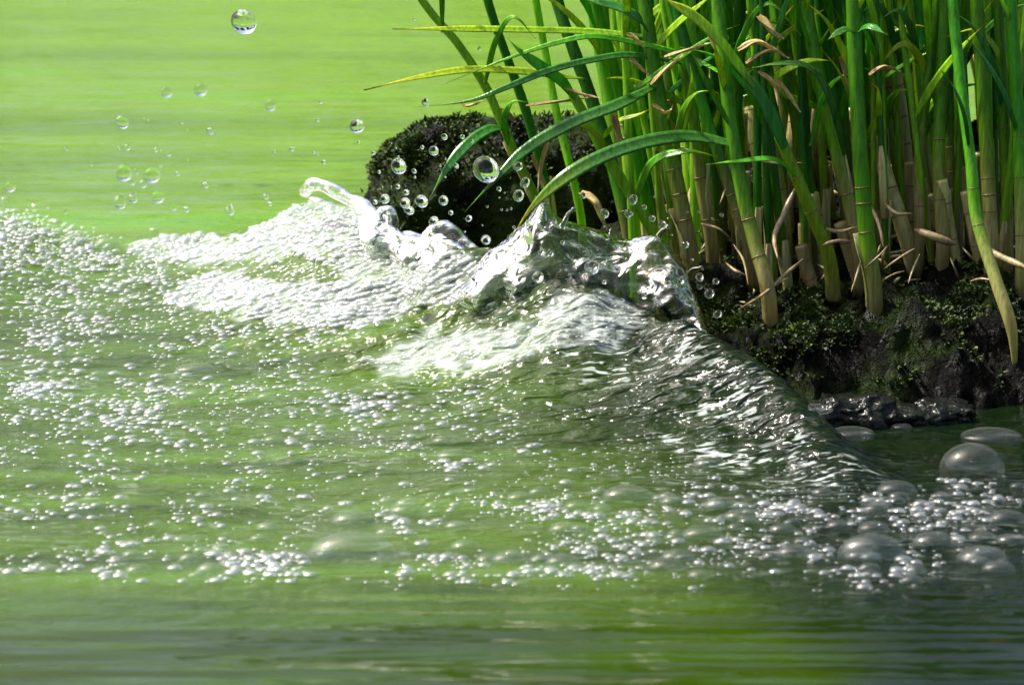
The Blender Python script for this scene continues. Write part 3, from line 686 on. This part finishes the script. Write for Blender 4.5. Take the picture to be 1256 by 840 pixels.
# narrow blades at many angles through the top of the clump
def stalk_line(r_):
    st = [c for c in r_.children if c.name.startswith('stalk')][0]
    co = np.empty(len(st.data.vertices) * 3); st.data.vertices.foreach_get('co', co)
    return st, co.reshape(-1, 12, 3).mean(1) + np.array(r_.location)
for r_ in SHOOTS:
    if r_.location.y > 1.06: continue
    st, L_ = stalk_line(r_); pr = np.array([proj(c) for c in L_])
    for _ in range(rng.integers(0, 3)):
        y0 = rng.uniform(-20, 190); i = int(np.argmin(np.abs(pr[:, 1] - y0)))
        if abs(pr[i, 1] - y0) > 25: continue
        Yd = L_[i, 1]; a = math.radians(rng.normal(0, 32)); Ln = rng.uniform(60, 190); bend = rng.normal(0, 26)
        dx, dy = math.sin(a), -math.cos(a); x0 = pr[i, 0]
        leaf(r_, [(x0, y0 + 8, Yd), (x0 + dx * Ln * .35, y0 + dy * Ln * .35, Yd - .006), (x0 + dx * Ln * .7 + bend * .4, y0 + dy * Ln * .7, Yd - .010), (x0 + dx * Ln + bend, y0 + dy * Ln + abs(bend) * .5, Yd - .012)],
             rng.uniform(7, 13), ['leaf', 'leaf_lime', 'leaf_lime', 'leaf_teal'][rng.integers(0, 4)], rng.uniform(-.5, .5), .55)
# papery old sheaths peeling off the stalk feet
def sheath(r_, i0, i1, C, rad, seed):
    g = np.random.default_rng(seed); n = 12; idx = np.linspace(i0, i1, n); k_ = np.arange(len(C))
    Cc = np.stack([np.interp(idx, k_, C[:, j]) for j in range(3)], 1); q = np.linspace(0, 1, n)
    T, A, B_ = frames(Cc, np.array([0, -1.0, 0.25]))
    ph = g.uniform(0, 6.28); arc = g.uniform(2.2, 4.2); th = np.linspace(-.5, .5, 11)
    V = []
    for sg in (1, -1):
        for a in (th if sg == 1 else th[::-1]):
            w_ = ph + a * arc * (1 - .75 * q ** 2); rr = rad * (1.10 + .05 * sg + (.35 + .25 * math.sin(a * 9)) * q ** 3)
            V.append(Cc + A * (np.cos(w_) * rr)[:, None] + B_ * (np.sin(w_) * rr)[:, None])
    V = np.stack(V, 1).reshape(-1, 3) - np.array(r_.location)
    obj('sheath', mesh_np('sheath', V, grid_faces(n, 22, True), True, dict(along=np.repeat(q, 22))), M['sheath'], r_)
for k_, r_ in enumerate(SHOOTS):
    if r_.location.y > 1.05: continue
    st, L_ = stalk_line(r_); r1 = float(np.linalg.norm(np.array(st.data.vertices[12 * 6].co) + np.array(r_.location) - L_[6]))
    for q_ in range(rng.integers(0, 3)):
        a = int(rng.integers(3, 9)); sheath(r_, a, a + int(rng.integers(3, 6)), L_, r1, k_ * 7 + q_)

# dry leaves and sheaths caught between the stalks
def dry(path, w, label, group=None, name='dry_leaf', m='dry', twist=1.5, fold=.9):
    o = leaf(None, path, w, m, twist, .35, .2, None, fold, name)
    o.location = at(*path[0]); return tag(o, label, 'dry leaf', group)
DL = 'curled tan dry leaf caught between the green reed stalks'
for pth, w in [([(905, 62, .93), (930, 52, .93), (962, 68, .93)], 18), ([(915, 78, .93), (945, 62, .928), (968, 72, .93)], 12), ([(930, 20, .955), (948, 40, .95), (962, 48, .95)], 24),
               ([(798, 104, .94), (818, 84, .938), (838, 68, .94)], 11), ([(815, 70, .938), (842, 62, .936), (868, 54, .94)], 10), ([(768, 42, .95), (780, 48, .95), (790, 58, .95)], 14),
               ([(772, 72, .95), (784, 82, .95), (796, 92, .95)], 12), ([(930, 88, .935), (950, 105, .935), (955, 130, .935)], 14), ([(952, 98, .935), (970, 120, .935), (982, 138, .935)], 14),
               ([(1066, 92, .94), (1085, 82, .938), (1104, 88, .94)], 12), ([(752, 140, .955), (758, 165, .955), (772, 185, .955)], 20), ([(690, 108, .955), (715, 116, .955), (735, 120, .95)], 9),
               ([(672, 175, .96), (664, 200, .96), (660, 235, .96)], 12), ([(652, 190, .965), (668, 230, .965), (676, 262, .965)], 14), ([(630, 150, .965), (622, 138, .965), (612, 132, .965)], 14),
               ([(1030, 70, .955), (1036, 90, .955), (1044, 118, .955)], 14), ([(862, 30, .95), (872, 48, .95), (878, 64, .95)], 12), ([(800, 128, .94), (815, 138, .94), (824, 134, .94)], 12),
               ([(712, 236, .955), (730, 250, .95), (745, 282, .95)], 26), ([(565, 128, .955), (575, 130, .955), (592, 124, .955)], 8), ([(645, 130, .96), (690, 124, .96), (722, 120, .965)], 8)]:
    dry(pth, w * .62, DL, 'dry leaves among the reeds')
# roots and runners over the mud
def root_(path, w, label, group=None, name='root', m='root', taper=.5):
    C = catmull([np.array(at(*p)) for p in path], 20); q = np.linspace(0, 1, 20)
    o = obj(name, tube_mesh(name, C, w * .34 * pxm(path[0][2]) * (1 - (1 - taper) * q) * (.4 + .6 * sstep(0, .2, q)) * (.3 + .7 * sstep(1, .8, q)), 8, C[0], dict(along=q), .25, len(path) * 7 + int(w * 10)), M[m])
    o.location = C[0]; return tag(o, label, 'root', group)
root_([(1122, 282, .935), (1145, 290, .93), (1172, 300, .93)], 17, 'short thick pale runner lying level between the ringed stalks', taper=.8)
root_([(1204, 304, .935), (1230, 316, .925), (1262, 330, .915)], 15, 'long pale runner slanting down right behind the slanting root stock', taper=.8)
for pth, w in [([(985, 318, .94), (962, 338, .93), (935, 362, .92), (905, 380, .91)], 8), ([(1122, 305, .925), (1104, 316, .92), (1084, 330, .92)], 6), ([(1128, 312, .925), (1120, 330, .92), (1114, 348, .915)], 5),
               ([(1082, 345, .925), (1095, 337, .92), (1110, 332, .92)], 5), ([(1056, 320, .93), (1050, 340, .925), (1044, 358, .92)], 6), ([(915, 338, .92), (902, 332, .92), (890, 322, .93)], 6),
               ([(1006, 280, .945), (1030, 284, .945), (1052, 278, .945)], 9), ([(1008, 302, .935), (1025, 296, .935), (1045, 296, .935)], 10), ([(975, 232, .94), (962, 262, .935), (950, 290, .93), (954, 318, .92)], 13),
               ([(900, 300, .93), (912, 320, .925), (918, 350, .92)], 5), ([(890, 232, .95), (884, 248, .945), (882, 250, .945)], 5), ([(860, 275, .945), (880, 280, .94), (896, 292, .94)], 6), ([(930, 196, .955), (955, 200, .95), (985, 200, .95)], 9),
               ([(1190, 345, .91), (1205, 342, .91), (1222, 345, .905)], 5), ([(1066, 250, .95), (1078, 275, .945), (1084, 305, .94)], 9), ([(1085, 250, .955), (1100, 262, .95), (1120, 262, .95)], 9), ([(1060, 330, .925), (1080, 312, .925), (1090, 300, .93)], 5)]:
    root_(pth, w, 'thin twisted root straggling over the dark mud under the reeds', 'roots over the mud')
for i in range(90):
    px = rng.uniform(800, 1256); Yd = rng.uniform(.94, 1.06); x = (px - CX) / FPX * Yd
    z = float(bank_z(np.array(x), np.array(Yd))) + rng.uniform(.001, .006); b = proj((x, Yd, z)); a = rng.uniform(0, math.pi); L = rng.uniform(14, 40)
    root_([(b[0], b[1], Yd), (b[0] + L * .5 * math.cos(a), b[1] - L * .4 * math.sin(a), Yd - .003), (b[0] + L * math.cos(a) + rng.normal(0, 4), b[1] - L * .7 * math.sin(a), Yd)], rng.uniform(4, 8),
          'short brown piece of dead stalk lying in the litter between reed feet', 'litter between the reeds', 'stalk_piece', 'stalk_tan', .7)

# ------------------------------------------------------------------ the splash: clear sheet thrown up in front of the reeds, and a tongue of water to its left
def sheet(name, top, base, m, label, thick=(.0005, .0020), nu=150, nv=56, bulge=.010, seed=0):
    T_ = catmull([np.array(at(*p)) for p in top], nu); B_ = catmull([np.array(at(*p)) for p in base], nu)
    v = np.linspace(0, 1, nv)[None, :, None]; u = np.linspace(0, 1, nu)[:, None]
    S = B_[:, None] * (1 - v) + T_[:, None] * v
    vv = v[..., 0]
    S[..., 1] -= bulge * np.sin(vv * np.pi * .9) * np.ones_like(u) - .004 * vv
    n1 = fbm(S[..., 0] * 75, S[..., 2] * 95, 0, seed, 3); n2 = fbm(S[..., 0] * 200, S[..., 2] * 240, 0, seed + 5, 2)
    S[..., 1] += .0075 * n1 + .0012 * n2
    S[..., 2] += .0035 * fbm(S[..., 0] * 110, S[..., 2] * 110, 0, seed + 8, 2) * vv
    t = thick[0] + (thick[1] - thick[0]) * (sstep(.80, .96, vv) + sstep(.25, .0, vv)) * np.ones_like(u) + .0008 * np.abs(n1)
    t = t * np.clip(sstep(0, .05, u) * sstep(1, .95, u), .05, 1) * np.sqrt(np.clip(1 - sstep(.93, 1.0, vv) ** 2, .02, 1))
    Fr, Bk = S.copy(), S.copy(); Fr[..., 1] -= t; Bk[..., 1] += t
    nv2 = nv * 2
    ring = np.concatenate([Fr, Bk[:, ::-1]], 1)
    o0 = B_[nu // 2]
    o = obj(name, mesh_np(name, ring.reshape(-1, 3) - o0, grid_faces(nu, nv2, True)), m); o.location = o0
    return tag(o, label, 'splash')
sheet('water_splash', [(566, 345, .95), (596, 315, .947), (632, 284, .945), (664, 258, .942), (690, 265, .94), (716, 278, .938), (746, 288, .936), (775, 292, .935), (802, 286, .932), (822, 300, .930), (838, 326, .926), (850, 356, .92), (864, 392, .912)],
      [(560, 372, .945), (590, 380, .94), (630, 385, .935), (665, 388, .93), (690, 388, .928), (716, 388, .926), (746, 390, .924), (775, 395, .92), (800, 402, .915), (822, 405, .912), (838, 408, .91), (852, 412, .906), (866, 416, .903)],
      M['splash'], 'clear peaked curtain of splashing water in front of the reed feet', seed=201)
sheet('water_splash', [(440, 262, 1.012), (468, 278, 1.0), (500, 296, .99), (530, 288, .985), (556, 298, .975), (588, 322, .96)], [(445, 306, 1.0), (470, 322, .992), (500, 338, .982), (530, 346, .974), (556, 354, .965), (594, 366, .952)],
      M['splash'], 'low clear fold of splashing water linking the curled tongue to the peaked curtain', nu=90, nv=40, bulge=.006, seed=221)
SPL = [o for o in COL.objects if o.name.startswith('water_splash')][0]
for a_, b_, c_, d_, w_ in [(666, 262, 668, 246, 5), (692, 266, 705, 256, 3), (804, 288, 822, 278, 4), (842, 332, 862, 328, 3), (748, 290, 750, 281, 2.5)]:
    C = catmull([np.array(at(a_, b_ + 8, .938)), np.array(at(a_ * .6 + d_ * 0 + c_ * .4, b_ * .6 + d_ * .4, .935)), np.array(at(c_, d_, .932))], 14); q = np.linspace(0, 1, 14)
    rr = w_ * pxm(.93) * (1.1 - .75 * q + .55 * np.exp(-((q - .93) / .07) ** 2))
    fo = obj('finger', tube_mesh('finger', C, rr, 12, SPL.location, None, .3, int(a_)), M['splash'], SPL)
def tongue(name, path, rad, m, label, seed):
    C = catmull([np.array(at(*p)) for p in path], 70); q = np.linspace(0, 1, 70)
    r = np.interp(q, np.linspace(0, 1, len(rad)), rad) * pxm(1.0)
    me = tube_mesh(name, C, r, 28, C[0], None, .55, seed)
    o = obj(name, me, m); o.location = C[0]; return tag(o, label, 'splash')
tongue('water_tongue', [(374, 236, 1.035), (384, 226, 1.03), (404, 230, 1.025), (430, 246, 1.02), (456, 268, 1.01), (484, 292, 1.0), (530, 306, .99), (566, 322, .98)], [7, 9, 10, 12, 13, 12, 14, 10], M['jet'], 'curling tongue of clear water leaping up left of the mossy rock', 301)
tongue('water_tongue', [(452, 300, 1.0), (462, 272, 1.003), (474, 258, 1.005), (482, 270, 1.003), (480, 296, 1.0)], [6, 8, 8, 8, 6], M['jet'], 'small hooked lip of water beside the curling tongue', 305)
tongue('water_tongue', [(505, 318, .985), (530, 292, .985), (548, 284, .983), (566, 300, .98), (590, 322, .972)], [8, 12, 14, 12, 8], M['jet'], 'rounded fold of water at the foot of the mossy rock', 309)

# ------------------------------------------------------------------ bubbles and foam
UNIT = {}
def unit_sphere(kind, m):
    if kind not in UNIT:
        bm = bmesh.new(); bmesh.ops.create_icosphere(bm, subdivisions=4, radius=1.0)
        for f in bm.faces: f.smooth = True
        me = bpy.data.meshes.new(kind); bm.to_mesh(me); bm.free(); me.materials.append(m); UNIT[kind] = me
    return UNIT[kind]
B = []   # px, py, radius px, zone
def scat(n, x0, x1, y0, y1, dens, rlo, rhi, zone, pw=2.4):
    px = rng.uniform(x0, x1, n * 4); py = rng.uniform(y0, y1, n * 4)
    w = dens(px, py); keep = rng.random(n * 4) < w
    px, py = px[keep][:n], py[keep][:n]
    r = rlo + (rhi - rlo) * rng.random(len(px)) ** pw
    B.extend(zip(px, py, r, [zone] * len(px)))
clump = lambda x, y, s, f=.022, a=.5: sstep(.10, .34, fbm(x * f, y * f * 2.6, 0, s, 4) + .10)
def rafts(n, x0, x1, y0, y1, ok_, spread, cnt, rlo, rhi, zone):
    for _ in range(n):
        x, y = rng.uniform(x0, x1), rng.uniform(y0, y1)
        if not ok_(x, y): continue
        k_ = 1 + int(cnt * rng.random() ** 2.6); sp_ = spread * (.25 + .9 * math.sqrt(k_ / cnt)); hi = rlo + (rhi - rlo) * rng.random() ** 1.1
        px = rng.normal(x, sp_, k_); py = rng.normal(y, sp_ * (.30 if y > 420 else .42), k_)
        rr_ = rlo + (hi - rlo) * rng.random(k_) ** 1.3
        B.extend(zip(px, py, rr_, [zone] * k_))
crest = lambda x, y: y > (252 + x * .36 if x < 140 else 312) 
rafts(330, -10, 440, 250, 420, crest, 20, 20, 2.2, 9.5, 'left')
rafts(170, -10, 140, 248, 330, crest, 14, 16, 2.2, 10, 'left')
rafts(230, -10, 620, 400, 560, lambda x, y: not (x > 430 and y < 470), 22, 18, 1.8, 9, 'mid')
rafts(150, -10, 1000, 540, 650, lambda x, y: True, 26, 14, 1.8, 9.0, 'row')
rafts(110, 0, 1260, 605, 716, lambda x, y: True, 28, 18, 2.0, 14, 'row')
rafts(80, 640, 1256, 600, 712, lambda x, y: True, 28, 20, 2.0, 14, 'row')
rafts(90, 0, 780, 684, 712, lambda x, y: True, 20, 10, 3, 13, 'row')
rafts(130, 600, 1060, 470, 620, lambda x, y: x < 760 + (y - 380) * 1.4, 18, 14, 1.1, 4.5, 'hump')
rafts(70, 480, 760, 310, 420, lambda x, y: True, 14, 14, 1.4, 6, 'churn')
for cx_, cy_, sx, sy, n in [(665, 622, 52, 14, 120), (940, 630, 60, 16, 80), (1130, 640, 90, 22, 90), (1190, 592, 40, 10, 40), (560, 570, 30, 7, 50), (300, 690, 60, 10, 60), (640, 690, 70, 10, 80), (240, 455, 30, 7, 40), (455, 500, 50, 16, 110), (160, 510, 40, 18, 70), (50, 480, 40, 14, 90), (40, 700, 16, 5, 20), (760, 620, 30, 12, 40), (1080, 690, 60, 14, 70)]:
    px = rng.normal(cx_, sx * .5, n); py = rng.normal(cy_, sy * .5, n); r = 1.8 + 6 * rng.random(n) ** 2.4
    B.extend(zip(px, py, r, ['row' if cy_ > 540 else 'mid'] * n))
BIG = [(432, 690, 62, 'row'), (434, 644, 26, 'row'), (258, 706, 20, 'row'), (232, 692, 15, 'row'), (162, 684, 14, 'row'), (770, 616, 34, 'row'), (862, 660, 24, 'row'), (1070, 686, 44, 'row'), (1145, 670, 24, 'row'), (1205, 690, 28, 'row'),
       (1192, 580, 40, 'row'), (240, 486, 13, 'mid'), (328, 490, 12, 'mid'), (304, 494, 12, 'mid'), (68, 460, 10, 'mid'), (120, 462, 9, 'mid'), (130, 307, 16, 'left'), (1045, 533, 28, 'dark'), (1216, 538, 38, 'dark'), (1106, 526, 13, 'dark'),
       (1002, 505, 20, 'dark'), (1130, 500, 14, 'dark'), (1180, 501, 12, 'dark'), (620, 392, 15, 'churn'), (336, 544, 12, 'mid'), (410, 510, 12, 'mid'), (500, 632, 22, 'row'), (870, 575, 18, 'hump'), (1100, 605, 22, 'row'), (960, 655, 16, 'row'), (60, 702, 14, 'row'), (170, 704, 16, 'row'), (475, 658, 14, 'row'),
       (520, 400, 8, 'churn'), (560, 648, 14, 'row'), (600, 690, 16, 'row'), (690, 694, 20, 'row'), (885, 626, 20, 'row'), (1235, 640, 22, 'row'), (240, 456, 22, 'mid'), (560, 562, 20, 'row'), (545, 545, 14, 'mid')]
for _ in range(46):
    x_ = rng.uniform(0, 1256) if _ % 2 else rng.uniform(560, 1256)
    BIG.append((x_, rng.uniform(596, 708), rng.uniform(9, 22) if x_ > 500 else rng.uniform(7, 14), 'row'))
nbig = len(BIG)
B = [(*b,) for b in BIG] + B
ba = np.array([(b[0], b[1], b[2]) for b in B]); zones = [b[3] for b in B]
bp = on_water(ba[:, 0], ba[:, 1])
br = ba[:, 2] * bp[:, 1] / FPX * 1.02
ok = ~((bp[:, 1] > bank_edge(bp[:, 0]) - .004) & (bp[:, 0] > -.01))
order = [i for i in np.argsort(-br) if ok[i]]
LAB = {'left': ('clear bubble riding the foamy crest left of the tongue of water', 'bubbles on the foamy crest'),
       'mid': ('small clear bubble drifting on the sunlit green slope of the wave', 'bubbles on the green slope'),
       'row': ('clear bubble in the foam line along the front edge of the wave', 'bubbles in the front foam line'),
       'hump': ('small bubble sliding down the dark rippled flank of the wave', 'bubbles on the dark flank'),
       'churn': ('bubble in the churned white water below the splash', 'bubbles under the splash'),
       'dark': ('low clear bubble floating on the still dark water below the mud', 'bubbles on the dark water')}
SPECIAL = {0: 'largest wide flat clear bubble in the front foam line', 1: 'tall clear bubble just behind the widest flat one', 5: 'long low bubble beside the whitest heap of front foam', 7: 'broad clear bubble with a bright rim on the shaded side of the front foam line',
           10: 'high frothy dome of bubbles rising from dark water below the bank', 16: 'round glassy bubble with a white shine between the two crest foams', 18: 'widest flat bubble on the still dark water'}
FLAT = {0: (.95, .6, .55), 5: (1, .7, .55), 7: (1, .7, .65), 10: (1, .9, .8), 17: (1, .8, .3), 18: (1, .8, .28), 19: (1, .8, .35), 20: (1, .8, .3), 2: (1, .8, .7), 3: (1, .8, .7), 4: (1, .8, .6), 39: (1.2, .8, .4), 40: (1.3, .8, .45)}
bmesh_ = unit_sphere('bubble', M['bubble'])
for i in order[:300]:
    o = bpy.data.objects.new('bubble', bmesh_); COL.objects.link(o)
    f = FLAT.get(i, (1.15, .9, .62) if zones[i] in ('row', 'mid', 'hump') else (1, .9, .82)); r = br[i]
    o.scale = (r * f[0], r * f[1], r * f[2]); o.location = (bp[i, 0], bp[i, 1], bp[i, 2] + r * f[2] * .12)
    lb, gp = LAB[zones[i]]
    lb = ('big ' if ba[i, 2] > 11 else 'mid-sized ' if ba[i, 2] > 6.5 else 'little ') + lb.replace('small ', '')
    if i in SPECIAL: tag(o, SPECIAL[i], 'bubble')
    else: tag(o, lb, 'bubble', gp)
bigs = [i for i in range(nbig) if ok[i] and ba[i, 2] > 8]
rest = [i for i in order[300:] if not any((ba[i, 0] - ba[j, 0]) ** 2 + ((ba[i, 1] - ba[j, 1] + ba[j, 2] * .25) * 1.8) ** 2 < (ba[j, 2] * 1.05) ** 2 for j in bigs)]

def bubble_field(name, P, rad, m, label, sub=3):
    me = bpy.data.meshes.new(name); me.vertices.add(len(P)); me.vertices.foreach_set('co', np.asarray(P, np.float32).ravel())
    a = me.attributes.new('rad', 'FLOAT', 'POINT'); a.data.foreach_set('value', np.asarray(rad, np.float32)); me.update()
    me.materials.append(m)
    o = bpy.data.objects.new(name, me); COL.objects.link(o)
    ng = bpy.data.node_groups.new(name, 'GeometryNodeTree')
    ng.interface.new_socket('Geometry', in_out='INPUT', socket_type='NodeSocketGeometry'); ng.interface.new_socket('Geometry', in_out='OUTPUT', socket_type='NodeSocketGeometry')
    n = ng.nodes; l = ng.links
    gi, go = n.new('NodeGroupInput'), n.new('NodeGroupOutput')
    ip = n.new('GeometryNodeInstanceOnPoints'); ic = n.new('GeometryNodeMeshIcoSphere'); ic.inputs['Radius'].default_value = 1.0; ic.inputs['Subdivisions'].default_value = sub
    sm = n.new('GeometryNodeSetMaterial'); sm.inputs['Material'].default_value = m
    ss = n.new('GeometryNodeSetShadeSmooth')
    at_ = n.new('GeometryNodeInputNamedAttribute'); at_.data_type = 'FLOAT'; at_.inputs['Name'].default_value = 'rad'
    l.new(ic.outputs['Mesh'], ss.inputs['Geometry']); l.new(ss.outputs[0], sm.inputs['Geometry']); l.new(sm.outputs[0], ip.inputs['Instance'])
    l.new(gi.outputs[0], ip.inputs['Points']); vm = n.new('ShaderNodeVectorMath'); vm.operation = 'MULTIPLY'; vm.inputs[1].default_value = (1.15, 1.0, .58); l.new(at_.outputs['Attribute'], vm.inputs[0]); l.new(vm.outputs[0], ip.inputs['Scale']); l.new(ip.outputs[0], go.inputs[0])
    md = o.modifiers.new('bubbles', 'NODES'); md.node_group = ng
    return tag(o, label, 'foam', kind='stuff')
bubble_field('small_bubbles', bp[rest] + np.c_[np.zeros(len(rest)), np.zeros(len(rest)), br[rest] * .15], br[rest], M['speck'], 'countless tiny bubbles strewn over the green water and the wave')

# dense foam and the rippled sheet: polygons filled with packed bubbles
FP, FR = [], []
for (P, d), (pp, _) in list(zip(FOAM_SHEEN_W, FOAM_SHEEN_PX)):
    pa = np.array(pp); lo, hi = pa.min(0), pa.max(0)
    fine = (d == .9)
    area = (hi[0] - lo[0]) * (hi[1] - lo[1])
    n = int(area * (.10 if fine else .24) * (1.2 if d == 1.0 else .6))
    px = rng.uniform(lo[0] - 6, hi[0] + 6, n); py = rng.uniform(lo[1] - 4, hi[1] + 4, n)
    jx_, jy_ = px + 9 * fbm(px * .05, py * .08, 0, 501, 3), py + 6 * fbm(px * .05, py * .08, 0, 507, 3)
    keep = in_poly(jx_, jy_, pa) & (rng.random(n) < .25 + .75 * sstep(-.22, .12, fbm(px * .045, py * .09, 0, 511, 3)))
    w = on_water(px[keep], py[keep]); r = (1.9 + 4.6 * rng.random(len(w)) ** 2.2) * (.6 if fine else 1) * w[:, 1] / FPX
    w[:, 2] += r * rng.uniform(-.3, .35, len(w))
    FP.append(w); FR.append(r)
bubble_field('foam', np.vstack(FP), np.concatenate(FR), M['foam'], 'dense white foam of packed bubbles on the wave crest')

# ------------------------------------------------------------------ droplets in the air
dm = unit_sphere('droplet', M['drop'])
DROPS = [(299, 27, 15.5, .95), (438, 155, 9, .95), (150, 150, 8, 1.10), (258, 161, 4.5, .97), (163, 243, 6, 1.0), (147, 248, 8, 1.12), (186, 215, 10, 1.2), (152, 212, 10, 1.2), (246, 110, 8, 1.35), (204, 113, 7, 1.35), (332, 129, 7, 1.3), (175, 226, 5, 1.1), (252, 227, 4, 1.0), (12, 229, 7, 1.15), (393, 125, 2.5, .97), (337, 186, 2, .97), (385, 187, 2, .97), (358, 183, 3, 1.0), (397, 199, 3, 1.0), (191, 184, 3, 1.0), (218, 213, 3, 1.0), (282, 258, 6, 1.1), (228, 257, 4, 1.05), (331, 250, 3, 1.0), (193, 242, 8, 1.2), (156, 181, 4, 1.1), (489, 204, 9.5, .94), (488, 229, 3, .95), (522, 126, 5, .96), (532, 185, 6, .95), (545, 168, 4, .95), (508, 210, 3, .95), (532, 271, 6, .94), (497, 249, 6.5, .94), (517, 247, 8, .94), (498, 236, 4, .94), (544, 246, 6, .94), (472, 244, 6, .94), (502, 258, 6, .94), (575, 268, 4, .94), (596, 294, 6, .93), (553, 261, 3, .94), (635, 204, 6, .93), (644, 224, 6, .93), (636, 240, 7, .93), (596, 208, 16, .935), (776, 245, 6, .92), (741, 262, 6, .92), (770, 262, 5, .92), (726, 328, 9, .905), (664, 310, 4, .905), (660, 340, 7, .905), (640, 342, 5, .905), (676, 312, 3, .905), (690, 298, 3, .905), (487, 329, 6, .95), (495, 342, 8, .95), (588, 60, 2.5, .95), (508, 24, 2, .97), (567, 168, 3, .95), (440, 175, 2, .97), (560, 204, 3, .95), (612, 232, 3, .93), (715, 240, 4, .92), (800, 268, 4, .915), (812, 275, 5, .915), (790, 254, 3, .915), (840, 300, 5, .905), (870, 360, 6, .90), (858, 340, 5, .90), (880, 385, 5, .895), (835, 345, 4, .90), (878, 345, 4, .90)]
nd0 = len(DROPS)
for i in range(24):
    px, py = rng.uniform(60, 420), 130 + 130 * rng.random() ** .6
    DROPS.append((px, py, 1.2 + 3.2 * rng.random() ** 2, rng.uniform(.97, 1.35)))
for i in range(40):
    DROPS.append((rng.uniform(455, 660), rng.uniform(160, 310), 1.0 + 2.2 * rng.random() ** 2, rng.uniform(.92, .96)))
for i in range(30):
    DROPS.append((rng.uniform(690, 890), rng.uniform(240, 390), 1.2 + 2.6 * rng.random() ** 2, rng.uniform(.895, .92)))
SPD = {0: 'largest round drop hanging alone high above the green pond', 1: 'round drop in the air left of the mossy rock top', 45: 'fat clinging drop at the end of a drooping blade, before the mossy rock'}
for i, (px, py, r, Yd) in enumerate(DROPS):
    o = bpy.data.objects.new('droplet', dm); COL.objects.link(o)
    rr = r * pxm(Yd); o.location = at(px, py, Yd); q_ = rng.uniform(.9, 1.16); o.scale = (rr / q_ ** .5, rr / q_ ** .5, rr * q_); o.rotation_euler = (0, rng.uniform(-.9, .9), 0)
    if i in SPD: tag(o, SPD[i], 'droplet')
    elif r > 5 and px < 450: tag(o, 'plump clear drop flying over the open green water', 'droplet', 'drops over the open water')
    elif r > 5 and px < 690: tag(o, 'plump clear drop flying in front of the dark mossy rock', 'droplet', 'drops before the rock')
    elif px < 450: tag(o, 'small clear drop flying over the open green water', 'droplet', 'drops over the open water')
    elif px < 690: tag(o, 'small clear drop flying in front of the dark mossy rock', 'droplet', 'drops before the rock')
    else: tag(o, 'small clear drop flying above the splash before the reed feet', 'droplet', 'drops above the splash')
